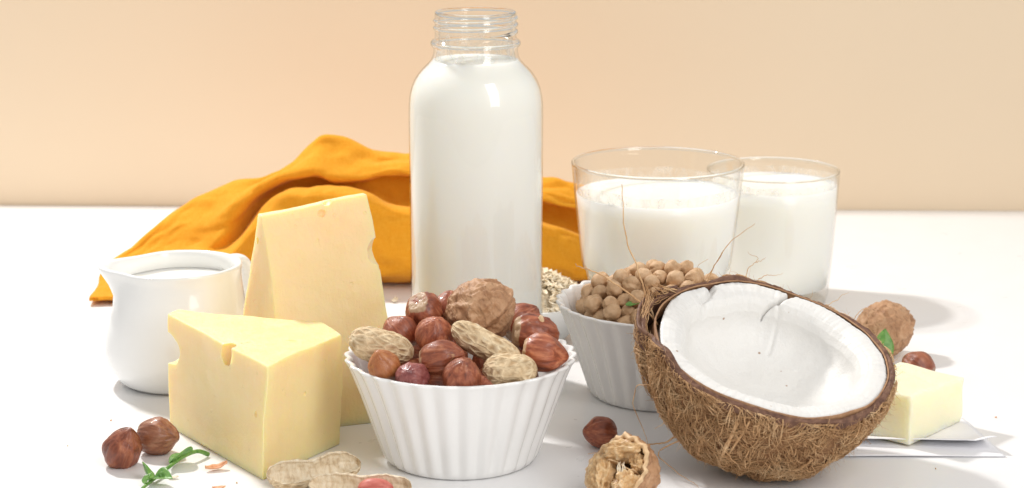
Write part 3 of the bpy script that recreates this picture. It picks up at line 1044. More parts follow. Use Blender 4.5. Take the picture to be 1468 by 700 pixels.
def walnut_fn(R, seed):
    def fn(u, th, ph):
        # seam runs round the nut through both ends
        d = u.x
        seam = math.exp(-(d / 0.10) ** 2)
        w = u * 2.4 + Vector((seed, seed * 2, 1))
        n = mn.ridged_multi_fractal(Vector((w.x * 1.1, w.y * 1.1, w.z * 0.9)), 0.9, 2.1, 4, 1.0, 2.0, noise_basis='PERLIN_ORIGINAL') - 1.1
        n2 = fbm(u * 5.5 + Vector((seed, 3, 3)), 3)
        r = R * (1 + 0.085 * n * (1 - 0.6 * seam) + 0.035 * n2 + 0.085 * seam - 0.03 * math.exp(-((abs(d) - 0.2) / 0.08) ** 2))
        return Vector((u.x * r * 0.98, u.y * r * 0.97, u.z * r * (1.06 + 0.05 * abs(u.z) ** 8)))
    return fn


v, f = ball(150, 90, walnut_fn(1.58, 2.3))
o = mesh_obj('walnut', v, f, M['walnut'], None, (-1.53, 88.4, 6.75), (0.35, math.radians(52), 0.35))
tag(o, 'whole tan walnut with a raised seam crowning the bowl of nuts', 'walnut', 'walnuts')
v, f = ball(150, 90, walnut_fn(1.55, 7.7))
o = mesh_obj('walnut', v, f, M['walnut'], None, (20.9, 104.3, 1.52), (0.3, math.radians(68), 0.8))
tag(o, 'whole walnut lying on the table behind the coconut', 'walnut', 'walnuts')


def peanut_r(z, R=0.80, ln=1.62, waist=0.18):
    """radius along a peanut whose axis runs from -ln to +ln"""
    s = max(0.0, 1 - abs(z / ln) ** 2.6)
    return R * math.sqrt(s) * (1 - waist * math.exp(-(z / (0.42 * ln)) ** 2))


def peanut_fn(seed, R=0.8, ln=1.62, waist=0.18, bend=0.12):
    def fn(u, th, ph):
        z = -math.cos(ph) * -1 * ln
        r = peanut_r(z * 0.9999, R, ln, waist)
        q = math.cos(th * 11 + 1.2 * mn.noise(Vector((z * 1.5, seed, th))))
        c = math.cos(z * 8.5 + 2.4 * mn.noise(Vector((math.cos(th) * 1.6, math.sin(th) * 1.6, seed))) + (PI if math.sin(th * 5.5) > 0 else 0))
        net = 0.55 * max(q, 0) + 0.45 * max(c, 0)
        r *= 1 + 0.075 * (net - 0.4) + 0.03 * fbm(Vector((math.cos(th) * 3, math.sin(th) * 3, z * 3)), 2) + 0.06 * mn.noise(Vector((math.cos(th), math.sin(th), z)) + Vector((seed, 0, 0)))
        return Vector((r * math.cos(th) + bend * (z / ln) ** 2, r * math.sin(th), z))
    return fn


def peanut(loc, axis, spin, label, seed, **kw):
    v, f = ball(120, 72, peanut_fn(seed, **kw))
    o = mesh_obj('peanut', v, f, M['peanut'], None, loc, aim(axis, spin))
    tag(o, label, 'peanut', GB)


peanut((-6.05, 85.6, 5.85), (0.93, -0.15, -0.22), 0.8, 'short peanut in its shell at the left rim of the bowl', 1.5, R=0.83, ln=1.56, waist=0.05, bend=0.05)
peanut((-1.2, 85.0, 6.1), (0.86, -0.32, -0.38), 2.0, 'long waisted peanut in its shell in front of the walnut', 4.5, R=0.72, ln=1.82, waist=0.10)
peanut((-0.1, 83.75, 5.28), (0.97, -0.12, 0.05), 0.4, 'plump peanut in its shell at the front rim of the bowl', 6.5, R=0.80, ln=1.26, waist=0.04, bend=0.0)


# ------------------------------------------------------------------ chickpeas
def chick_mesh(seed):
    def fn(u, th, ph):
        r = 0.45 * (1 + 0.07 * mn.noise(u * 1.5 + Vector((seed, 0, 0))) + 0.075 * fbm(u * 2.6 + Vector((seed, 5, 0)), 3) - 0.05 * abs(mn.noise(u * 3.4 + Vector((seed, 9, 4)))))
        p = u * r
        groove = math.exp(-(u.x / 0.22) ** 2) * max(0, -u.y + 0.25)
        p *= 1 - 0.16 * groove
        beak = math.exp(-((u.x / 0.3) ** 2 + ((u.z - 0.75) / 0.35) ** 2)) * max(0, u.z)
        p += Vector((0, -0.04, 0.17)) * beak
        p.x *= 0.97
        return p
    v, f = ball(36, 24, fn)
    return make_mesh('chickpea', v, f, M['chick'])


def build_chickpeas():
    rnd = random.Random(11)
    me = [chick_mesh(s * 2.7) for s in range(6)]
    cx, cy = 7.75, 97.3
    r = 0.425
    spheres = []
    inner = lambda z: 4.9 * (0.72 + 0.28 * min(1.0, z / 5.0)) - 0.30

    def top(x, y):
        d2 = (x * x + y * y) / (4.9 * 4.9)
        return 5.05 + 1.65 * (1 - d2) + 0.25 * math.exp(-((x - 0.2) ** 2 + (y - 0.8) ** 2) / 3.0)
    fails = 0
    while fails < 60 and len(spheres) < 290:
        best = None
        for _ in range(40):
            a, q = rnd.random() * 2 * PI, 4.5 * math.sqrt(rnd.random())
            x, y = q * math.cos(a), q * math.sin(a)
            z = 3.9
            for sx, sy, sz in spheres:
                d2 = (sx - x) ** 2 + (sy - y) ** 2
                if d2 < 4 * r * r:
                    z = max(z, sz + math.sqrt(4 * r * r - d2))
            if q > inner(z) - r:
                continue
            if z + r * 0.4 < top(x, y) and (best is None or z < best[2]):
                best = (x, y, z)
        if best is None:
            fails += 1
        else:
            spheres.append(best)
    for x, y, z in spheres:
        if z < 4.25 and math.hypot(x, y) < 3.3:
            continue               # far below the heap, nothing of it shows
        o = put(bpy.data.objects.new('chickpea', rnd.choice(me)), None, (cx + x, cy + y, z), (rnd.random() * 6.3, rnd.random() * 6.3, rnd.random() * 6.3))
        s = rnd.uniform(0.90, 1.06)
        o.scale = (s, s, s)
        tag(o, 'tan wrinkled chickpea in the heap filling the fluted bowl', 'chickpea', 'chickpeas heaped in the fluted bowl')


build_chickpeas()


# ------------------------------------------------------------------ half coconut
def build_coconut():
    R0, D = 5.78, 5.7
    rot = Euler((math.radians(16.5), math.radians(10.5), 0))
    t = thing('half_coconut', 'half coconut, cut side up, shaggy brown husk and white flesh', 'coconut', (11.95, 85.4, 5.88), rot)
    rm = rot.to_matrix()

    def Rim(th):
        c = Vector((math.cos(th), math.sin(th), 0))
        r = R0 * (1 + 0.022 * mn.noise(c * 1.1 + Vector((3, 1, 0))) + 0.010 * mn.noise(c * 4 + Vector((0, 8, 0))))
        r += 0.16 * math.exp(-(adiff(th, 1.75) / 0.22) ** 2)      # the bump at the back
        r -= 0.15 * math.exp(-(adiff(th, 1.30) / 0.25) ** 2)
        return r

    def rimz(th):
        c = Vector((math.cos(th), math.sin(th), 0))
        z = 0.14 * mn.noise(c * 1.5 + Vector((2, 7, 1))) + 0.05 * mn.noise(c * 7 + Vector((2, 7, 1)))
        z += 0.45 * math.exp(-(adiff(th, 3.62) / 0.16) ** 2)      # broken chunk standing up at the front left
        z += 0.22 * math.exp(-(adiff(th, 1.85) / 0.16) ** 2)
        return z

    def gap(th):
        """how far the husk stands away from the flesh at the left"""
        d = adiff(th, 2.95)
        return 0.42 * sstep(0.62, 0.18, abs(d)) if d < 0.0 else 0.42 * sstep(0.42, 0.28, abs(d))

    def surf(th, s, lift=0.0):
        ps = s * PI / 2
        c = Vector((math.cos(th), math.sin(th), 0))
        lump = 0.24 * fbm(Vector((c.x * 2.6, c.y * 2.6, s * 1.6)), 4) + 0.10 * mn.noise(Vector((c.x * 9, c.y * 9, s * 2.0)))
        g = gap(th) * (1 - sstep(0.0, 0.55, s))
        r = (Rim(th) + lump * sstep(0, 0.12, s) + g + lift) * math.cos(ps) ** 0.92
        z = -(D + lump + lift) * math.sin(ps) + rimz(th) * (1 - sstep(0, 0.25, s))
        return Vector((r * c.x, r * c.y, z))

    n = 300
    # husk: outer surface
    v, f = grid(n, 70, lambda u, w: surf(2 * PI * u, min(0.999, w)))
    husk = mesh_obj('husk', v, f, M['husk'], t)
    # hard shell: dark band of the broken edge, from husk to flesh
    def shellfn(u, w):
        th = 2 * PI * u
        c = Vector((math.cos(th), math.sin(th), 0))
        thick = 0.28 + 0.08 * mn.noise(c * 3 + Vector((5, 5, 5)))
        o_ = surf(th, 0.0)
        rr = math.hypot(o_.x, o_.y) + 0.02
        if w < 0.34:
            k = w / 0.34
            p = surf(th, (0.035 + 0.02 * mn.noise(c * 5)) * (1 - k), 0.03)
            return p + Vector((0, 0, 0.02 * k))
        if w < 0.75:
            k = (w - 0.34) / 0.41
            q = rr - thick * k
            jag = 0.06 * mn.noise(Vector((c.x * 14, c.y * 14, k * 3))) + 0.05 * mn.noise(Vector((c.x * 30, c.y * 30, k * 5)))
            return Vector((q * c.x, q * c.y, o_.z + 0.02 + jag + 0.06 * math.sin(PI * k)))
        k = (w - 0.75) / 0.25
        q = rr - thick - 0.05 * k
        return Vector((q * c.x, q * c.y, o_.z + 0.02 - 1.3 * k))
    v, f = grid(n * 2, 24, shellfn)
    mesh_obj('shell_edge', v, f, M['shell'], t)
    # thin brown skin round the flesh
    def skinfn(u, w):
        th = 2 * PI * u
        c = Vector((math.cos(th), math.sin(th), 0))
        q = Rim(th) - 0.22 - 0.12 * w + 0.015 * mn.noise(c * 12)
        return Vector((q * c.x, q * c.y, 0.10 + 0.09 * mn.noise(c * 2) + 0.03 * math.sin(PI * w) - (0.9 * (1 - w / 0.4) if w < 0.4 else 0)))
    v, f = grid(n, 10, skinfn)
    mesh_obj('brown_skin', v, f, M['testa'], t)

    # white flesh with cracks
    cracks = [  # polyline in rim-plane cm, width, depth
        ([(1.52, 5.85), (1.40, 5.35), (1.30, 5.05), (1.0, 4.80), (0.75, 4.55), (0.3, 4.35), (0.05, 4.2)], 0.12, 1.1),
        ([(0.72, 4.4), (0.80, 3.9), (0.72, 3.4), (0.62, 3.0)], 0.10, 0.13),
        ([(-2.85, 4.75), (-2.6, 4.4), (-2.75, 3.9), (-3.1, 3.4), (-3.0, 2.9)], 0.17, 0.38),
        ([(-4.9, -1.2), (-4.0, -1.0), (-3.4, -1.6), (-3.1, -2.4)], 0.09, 0.14),
    ]

    def crack_d(x, y, pl):
        best = (9, 0)
        tot = len(pl) - 1
        for i in range(tot):
            ax, ay = pl[i]
            bx, by = pl[i + 1]
            L2 = (bx - ax) ** 2 + (by - ay) ** 2
            k = max(0, min(1, ((x - ax) * (bx - ax) + (y - ay) * (by - ay)) / L2))
            dx, dy = x - ax - k * (bx - ax), y - ay - k * (by - ay)
            d = math.hypot(dx, dy)
            if d < best[0]:
                best = (d, (i + k) / tot)
        return best

    prof = [(0.0, -0.9, 1), (0.0, -0.3, 1), (0.02, 0.02, 1), (0.10, 0.09, 1), (0.35, 0.10, 1), (0.62, 0.04, 1), (0.85, -0.10, 1), (1.02, -0.34, 1), (1.15, -0.72, 1)]

    def fleshfn(u, w):
        th = 2 * PI * u
        c = Vector((math.cos(th), math.sin(th), 0))
        ro = Rim(th) - 0.32 - 0.25 * math.exp(-(adiff(th, 3.0) / 0.35) ** 2)
        zr = 0.09 * mn.noise(c * 2.0) + 0.04 * mn.noise(c * 6 + Vector((1, 1, 1)))
        wid = 1.15 + 0.25 * mn.noise(c * 1.4 + Vector((6, 2, 2)))
        if w < 0.42:
            q = w / 0.42 * (len(prof) - 1)
            i = min(int(q), len(prof) - 2)
            k = q - i
            d = (prof[i][0] * (1 - k) + prof[i + 1][0] * k) * wid
            z = prof[i][1] * (1 - k) + prof[i + 1][1] * k
            r = ro - d
        else:
            k = (w - 0.42) / 0.58
            a = k * PI / 2
            r0 = ro - prof[-1][0] * wid
            r = r0 * math.cos(a)
            z = -0.72 - (D - 3.6) * math.sin(a) ** 0.9
        x, y = r * c.x, r * c.y
        z += zr * (1 if w < 0.42 else 1 - (w - 0.42) / 0.58)
        z += 0.07 * fbm(Vector((x * 0.5, y * 0.5, 3)), 3) * (0.3 if w < 0.3 else 1)
        # fine scraped lines on the cut face
        if 0.1 < w < 0.42:
            z += 0.030 * mn.noise(Vector((th * 26, r * 0.7, 0))) + 0.02 * mn.noise(Vector((th * 60, r * 1.2, 4)))
        for pl, wd, dp in cracks:
            d, s = crack_d(x, y, pl)
            ww = wd * (1.1 - 0.75 * s) if dp > 0.5 else wd
            if d < ww * 4:
                z -= dp * math.exp(-(d / ww) ** 2) * (1 - 0.35 * s)
        return Vector((x, y, z))
    v, f = grid(620, 190, fleshfn)
    mesh_obj('flesh', v, f, M['flesh'], t)
    # the brown skin showing at the bottom of the crack
    fv = np.array(v)
    pts = []
    for p in smooth_path([(a[0], a[1], 0) for a in cracks[0][0]], 24)[1:-2]:
        near = fv[np.argsort((fv[:, 0] - p.x) ** 2 + (fv[:, 1] - p.y) ** 2)[:10]]
        pts.append(Vector((p.x + 0.03 * mn.noise(p * 6), p.y, near[:, 2].min() + 0.22)))
    cv, cf = tube(pts, [0.13 * (1 - 0.7 * i / (len(pts) - 1)) for i in range(len(pts))], 6)
    mesh_obj('crack', cv, cf, M['shell'], t)

    # ---- fibres lying over the husk
    rnd = random.Random(5)
    V, F = [], []

    def strand(pts, r, sides=3):
        tube(pts, [r * (1 - 0.6 * i / (len(pts) - 1)) for i in range(len(pts))], sides, V, F)
    for k in range(19000):
        if k % 14 == 0:                      # strands come in matted clumps
            cth, cs, cang, clift = rnd.random() * 2 * PI, rnd.random() ** 0.9 * 0.95, rnd.gauss(0.25, 0.95), rnd.uniform(0, 0.10)
        th = cth + rnd.gauss(0, 0.05)
        s = max(0.0, cs + rnd.gauss(0, 0.035))
        ang = cang + rnd.gauss(0, 0.30)
        L = rnd.uniform(0.25, 1.3)
        m = 6
        pts = []
        bow = rnd.uniform(0.01, 0.16)
        wob = rnd.uniform(-0.22, 0.22)
        for i in range(m):
            q = i / (m - 1)
            a2 = ang + wob * q * 2
            q2 = q - 0.5
            ds = math.cos(a2) * L * q2 / (D * PI / 2)
            dt = math.sin(a2) * L * q2 / (R0 * max(0.2, math.cos(s * PI / 2)))
            pts.append(surf(th + dt, max(0.0, min(0.98, s + ds)), 0.01 + clift + bow * math.sin(PI * q)))
        strand(pts, rnd.uniform(0.009, 0.024) if k % 9 else rnd.uniform(0.025, 0.05))
    # loose curling hairs
    for k in range(2600):
        th = rnd.random() * 2 * PI
        s = 0.0 + 0.97 * rnd.random() ** 1.5
        p = surf(th, s)
        nrm = (surf(th, s, 0.3) - p).normalized()
        tang = Vector((-math.sin(th), math.cos(th), 0)) * rnd.gauss(0, 1) + Vector((0, 0, -1)) * rnd.gauss(0.3, 0.8)
        d = (nrm * rnd.uniform(0.15, 0.9) + tang * 0.8).normalized()
        curl = Vector((rnd.gauss(0, 1), rnd.gauss(0, 1), rnd.gauss(0, 1))) * 0.55
        L = rnd.uniform(0.15, 0.75)
        pts = [p]
        m = 7
        for i in range(m):
            d = (d + curl * 0.35 + Vector((rnd.gauss(0, 0.2), rnd.gauss(0, 0.2), rnd.gauss(0, 0.2)))).normalized()
            q = pts[-1] + d * L / m
            wq = rm @ q
            if wq.z + 5.88 < 0.03:
                q = pts[-1]
            pts.append(q + nrm * 0.004)
        strand(pts, rnd.uniform(0.006, 0.013))
    fo = mesh_obj('husk_fibres', V, F, M['fibre'], t)
    fo['kind'] = 'stuff'

    # ---- broad splinters of husk running down the front
    for th, s0, L, wd in ((4.42, 0.08, 0.42, 0.10), (4.50, 0.05, 0.30, 0.07), (4.15, 0.30, 0.3, 0.08), (3.75, 0.25, 0.35, 0.09), (5.1, 0.25, 0.25, 0.07), (3.5, 0.15, 0.4, 0.08)):
        pts = [surf(th - 0.10 * i / 9, s0 + L * i / 9, 0.06) for i in range(10)]
        v, f = tube(pts, [wd * (0.5 + 0.5 * math.sin(PI * min(1, 0.15 + i / 9))) for i in range(10)], 6)
        mesh_obj('husk_splinter', v, f, M['fibre'], t)

    # ---- long loose strands, given in world cm and brought into the coconut's frame
    inv = (Matrix.Translation(Vector((11.95, 85.4, 5.88))) @ rm.to_4x4()).inverted()
    long_strands = [
        ([(6.9, 88.6, 6.3), (6.45, 88.9, 7.6), (6.0, 89.4, 8.9), (5.55, 89.7, 10.2), (5.40, 89.9, 11.4), (5.33, 90, 12.6)], 0.055),
        ([(7.0, 88.3, 6.2), (6.3, 88.5, 7.1), (5.3, 88.7, 7.9), (4.2, 88.9, 8.55), (3.4, 89.0, 8.8), (3.15, 89, 8.95)], 0.06),
        ([(9.0, 91.2, 6.7), (9.55, 91.6, 7.3), (10.0, 91.5, 8.4), (10.7, 91.3, 9.5), (11.3, 91.1, 10.1), (11.8, 91, 10.45)], 0.035),
        ([(9.3, 91.4, 6.8), (9.5, 91.6, 7.5), (9.9, 91.5, 8.2), (10.3, 91.4, 9.0)], 0.03),
        ([(8.6, 91.0, 6.5), (8.95, 91.6, 7.3), (9.15, 92, 7.75), (9.2, 92, 8.15), (9.7, 92, 8.5)], 0.03),
        ([(11.6, 92.6, 7.35), (11.7, 92.8, 7.8), (12.05, 92.9, 8.05), (12.2, 93, 8.3), (11.9, 93, 8.45), (11.7, 93, 8.6)], 0.022),
        ([(12.1, 92.9, 8.1), (12.4, 92.9, 8.2), (12.6, 92.9, 8.35)], 0.018),
        ([(12.2, 92.5, 7.35), (12.6, 92.7, 7.5), (13.0, 92.6, 7.5), (13.4, 92.5, 7.65)], 0.022),
        ([(15.3, 91.6, 6.2), (15.9, 91.7, 6.5), (16.2, 91.6, 6.8), (16.5, 91.6, 6.9)], 0.018),
        ([(16.6, 90.9, 5.7), (17.0, 91, 6.2), (17.4, 91.1, 6.2), (17.6, 91.0, 5.9)], 0.02),
        ([(7.2, 85.6, 3.6), (6.4, 86.0, 4.0), (5.9, 86.4, 3.7), (5.85, 86.6, 2.7), (6.3, 86.6, 1.6), (6.5, 86.5, 0.7), (6.45, 86.4, 0.25)], 0.03),
        ([(8.2, 85.9, 1.9), (7.2, 86.6, 0.95), (6.6, 86.9, 0.75), (5.6, 86.9, 0.55), (4.6, 86.9, 0.35), (3.6, 87.0, 0.14)], 0.045),
        ([(8.0, 85.6, 1.5), (7.1, 85.6, 1.0), (6.9, 85.2, 0.75), (7.5, 84.2, 0.35), (8.1, 83.4, 0.12), (8.5, 82.7, 0.06)], 0.035),
        ([(8.1, 85.2, 2.6), (7.3, 85.2, 2.5), (6.9, 85.3, 2.2), (6.7, 85.2, 2.15)], 0.022),
        ([(9.0, 83.4, 2.6), (9.3, 82.8, 2.5), (9.8, 82.2, 1.9), (10.3, 81.9, 1.3)], 0.028),
        ([(8.4, 83.8, 4.2), (8.9, 82.9, 3.9), (9.5, 82.2, 3.3), (10.2, 81.7, 2.8)], 0.026),
    ]
    for pts, r in long_strands:
        pp = [inv @ (p + Vector((-0.2, -1.5, 0.38)) * sstep(0.1, 1.6, p.z)) for p in smooth_path(pts, 26)]
        for i, p in enumerate(pp):
            p += Vector((mn.noise(Vector((i * 0.45, r * 900, 0))), mn.noise(Vector((i * 0.45, r * 900, 9))), mn.noise(Vector((i * 0.45, 4, r * 900))))) * 0.07 * min(1, i / 4)
        v, f = tube(pp, [r * (1 - 0.72 * i / 26) for i in range(27)], 6)
        mesh_obj('loose_strand', v, f, M['fibre'], t)
    # the tuft where the husk is torn open at the left
    V, F = [], []
    for k in range(150):
        a = rnd.uniform(2.35, 3.25)
        p = surf(a, rnd.uniform(0.0, 0.03)) + Vector((rnd.uniform(-0.05, 0.3), rnd.uniform(-0.1, 0.1), 0))
        tgt = inv @ Vector((rnd.gauss(6.4, 0.16), rnd.gauss(87.4, 0.2), rnd.uniform(7.3, 8.6)))
        L = rnd.uniform(0.35, 1.0)
        pts = []
        for i in range(7):
            q = i / 6
            b = p.lerp(tgt, q * L)
            pts.append(b + Vector((mn.noise(Vector((k, q * 2, 0))), mn.noise(Vector((k, q * 2, 5))), 0)) * 0.16)
        tube(pts, [rnd.uniform(0.014, 0.03) * (1 - 0.5 * i / 6) for i in range(7)], 4, V, F)
    fo = mesh_obj('torn_tuft', V, F, M['fibre'], t)
    fo['kind'] = 'stuff'
    # the outer flake of shell split away at the left
    def flake(u, w):
        a = 2.42 + 0.90 * u
        ps = 0.10 * w
        p = surf(a, ps, 0.04 + 0.10 * math.sin(PI * u) + 0.05 * mn.noise(Vector((u * 6, w * 5, 0))))
        return p + Vector((0, 0, (1 - w) * (0.16 + 0.14 * mn.noise(Vector((u * 9, 1, 1))))))
    v, f = grid(40, 14, flake)
    o = mesh_obj('split_flake', v, f, M['shell'], t)
    solidify(o, 0.13, 0)
    o['label'] = 'dark flake of shell split away from the flesh'


build_coconut()


# ------------------------------------------------------------------ butter on paper
def build_butter():
    F0, Rr, Lf = Vector((19.15, 88.15, 0)), Vector((3.30, 3.65, 0)), Vector((-2.75, 2.35, 0))
    c = F0 + (Rr + Lf) / 2
    bm = bmesh.new()
    base = [F0, F0 + Rr, F0 + Rr + Lf, F0 + Lf]
    vb = [bm.verts.new((p - c + Vector((0, 0, 0.17))) * S) for p in base]
    tops = [(-0.02, 0.03, 2.72), (0.10, -0.02, 2.50), (0.05, 0.0, 2.62), (0, 0.0, 2.72)]
    vt = [bm.verts.new((p - c + Vector(d)) * S) for p, d in zip(base, tops)]
    bm.faces.new(vb[::-1])
    bm.faces.new(vt)
    for i in range(4):
        j = (i + 1) % 4
        bm.faces.new((vb[i], vb[j], vt[j], vt[i]))
    bmesh.ops.recalc_face_normals(bm, faces=bm.faces)
    bmesh.ops.bevel(bm, geom=list(bm.edges), offset=0.13 * S, segments=4, profile=0.55, affect='EDGES')
    bmesh.ops.triangulate(bm, faces=bm.faces)
    for _ in range(5):
        le = [e for e in bm.edges if e.calc_length() > 0.3 * S]
        if not le:
            break
        bmesh.ops.subdivide_edges(bm, edges=le, cuts=1)
        bmesh.ops.triangulate(bm, faces=bm.faces)
    for w in bm.verts:
        p = w.co / S
        if p.z > 0.3:
            w.co += Vector((mn.noise(p * 0.7), mn.noise(p * 0.7 + Vector((4, 4, 4))), mn.noise(p * 0.8 + Vector((9, 1, 0))))) * 0.09 * S
            w.co.z -= 0.10 * S * math.exp(-((p.x - 0.9 + 0.5 * p.y) / 0.25) ** 2) * sstep(2.2, 2.6, p.z)
    me = bpy.data.meshes.new('butter_block')
    bm.to_mesh(me)
    bm.free()
    me.materials.append(M['butter'])
    me.shade_smooth()
    me.set_sharp_from_angle(angle=math.radians(40))
    o = put(bpy.data.objects.new('butter_block', me), None, c)
    tag(o, 'pale yellow block of butter on white paper beside the coconut', 'butter')

    t = thing('paper_sheet', 'folded white paper sheet lying under the butter', 'paper', (19, 90, 0))

    def upper(u, w):
        a = Vector((15.6, 88.7, 0)).lerp(Vector((23.2, 87.75, 0)), u)
        b = Vector((15.8, 93.6, 0)).lerp(Vector((22.7, 92.4, 0)), u)
        p = a.lerp(b, w)
        z = 0.12 + (0.42 * sstep(0.30, 0.0, w)) * (0.55 + 0.45 * u) + 0.20 * sstep(0.86, 1.0, u) * sstep(0.5, 0, w)
        z += 0.05 * abs(mn.noise(Vector((p.x * 0.7, p.y * 0.9, 2)))) + 0.02 * mn.noise(Vector((p.x * 2, p.y * 2, 5))) + 0.012
        return (p.x - 19, p.y - 90, z)

    def lower(u, w):
        a = Vector((15.4, 86.9, 0)).lerp(Vector((23.5, 86.95, 0)), u)
        b = Vector((15.8, 93.6, 0)).lerp(Vector((22.9, 92.2, 0)), u)
        p = a.lerp(b, w)
        return (p.x - 19, p.y - 90, 0.045 + 0.05 * sstep(0.2, 0.0, w) * (0.5 + 0.5 * math.sin(u * 5)))
    for nm, fn in (('upper_fold', upper), ('lower_fold', lower)):
        v, f = grid(40, 26, fn)
        solidify(mesh_obj(nm, v, f, M['paper'], t), 0.022, 1)


build_butter()


# ------------------------------------------------------------------ green sprigs
def leaf_mesh(L, W, curl, fold, seed=0):
    def fn(u, w):
        k = u
        half = W * 0.5 * math.sin(PI * min(1, k ** 0.75)) ** 0.8 * (1 - 0.25 * k)
        s = (w - 0.5) * 2
        y = s * half
        z = fold * abs(s) * half + curl * k * k * L + 0.03 * mn.noise(Vector((k * 4, s * 2, seed)))
        return (k * L, y, z)
    return grid(22, 10, fn)


def leaf(parent, loc, axis_dir, up_roll, L, W, curl, fold, seed=0):
    v, f = leaf_mesh(L, W, curl, fold, seed)
    q = Vector(axis_dir).to_track_quat('X', 'Z').to_matrix() @ Matrix.Rotation(up_roll, 3, 'X')
    o = mesh_obj('leaf', v, f, M['leaf'], parent, loc, q.to_euler())
    solidify(o, 0.025, 0)
    return o


t = thing('pea_shoot', 'green pea shoot lying on the table in front of the cheese', 'pea shoot', (-15.8, 84.6, 0))
stem = smooth_path([(1.35, 2.45, 0.12), (0.9, 2.05, 0.42), (0.35, 1.3, 0.42), (-0.1, 0.3, 0.30), (-0.55, -0.9, 0.18), (-0.85, -2.0, 0.16), (-0.95, -2.6, 0.16)], 30)
v, f = tube(stem, [0.11 - 0.04 * i / 30 for i in range(31)], 8)
mesh_obj('stem', v, f, M['leaf'], t)
leaf(t, (0.65, 1.85, 0.38), (-1.0, -1.6, 0.10), 0.5, 1.6, 1.2, -0.05, 0.55, 1)
leaf(t, (-0.1, 0.6, 0.3), (0.55, 0.9, 0.25), -0.6, 1.1, 0.7, -0.05, 0.5, 2)
leaf(t, (-0.6, -1.1, 0.2), (0.85, -0.6, 0.45), 0.3, 1.1, 1.1, -0.25, 0.5, 3)
leaf(t, (-0.75, -1.5, 0.2), (-0.55, 1.1, 0.55), 0.9, 1.3, 0.75, 0.05, 0.7, 4)
leaf(t, (-0.85, -1.9, 0.2), (0.35, 0.8, 0.6), -0.4, 0.7, 0.5, 0.0, 0.7, 5)
v, f = lathe([(0.0, -0.16), (0.13, -0.12), (0.17, 0.0), (0.15, 0.12), (0.08, 0.13), (0.0, 0.06)], 14)
mesh_obj('bud', v, f, M['leaf'], t, (-0.18, -1.25, 0.42), (1.1, 0.2, 0))

t = thing('pea_shoot', 'green leaves on a sprig beside the walnut behind the coconut', 'pea shoot', (19.5, 98.6, 0))
stem = smooth_path([(-1.2, -1.2, 0.1), (-0.2, -0.2, 0.3), (0.4, 1.0, 0.7), (0.7, 2.2, 1.0)], 14)
v, f = tube(stem, 0.07, 8)
mesh_obj('stem', v, f, M['leaf'], t)
leaf(t, (0.55, 2.4, 0.75), (0.35, 0.5, 1.1), 0.9, 1.75, 1.45, -0.1, 0.3, 6)
leaf(t, (0.1, -1.0, 0.9), (1.0, -0.25, 0.22), 0.5, 1.5, 1.0, -0.08, 0.4, 7)

o = leaf(None, (5.75, 94.4, 5.55), (1.0, -0.1, 0.15), 0.6, 0.75, 0.32, 0.0, 0.3, 8)
o.name = 'leaf_scrap'
tag(o, 'tiny green leaf scrap lying on the chickpeas', 'leaf')


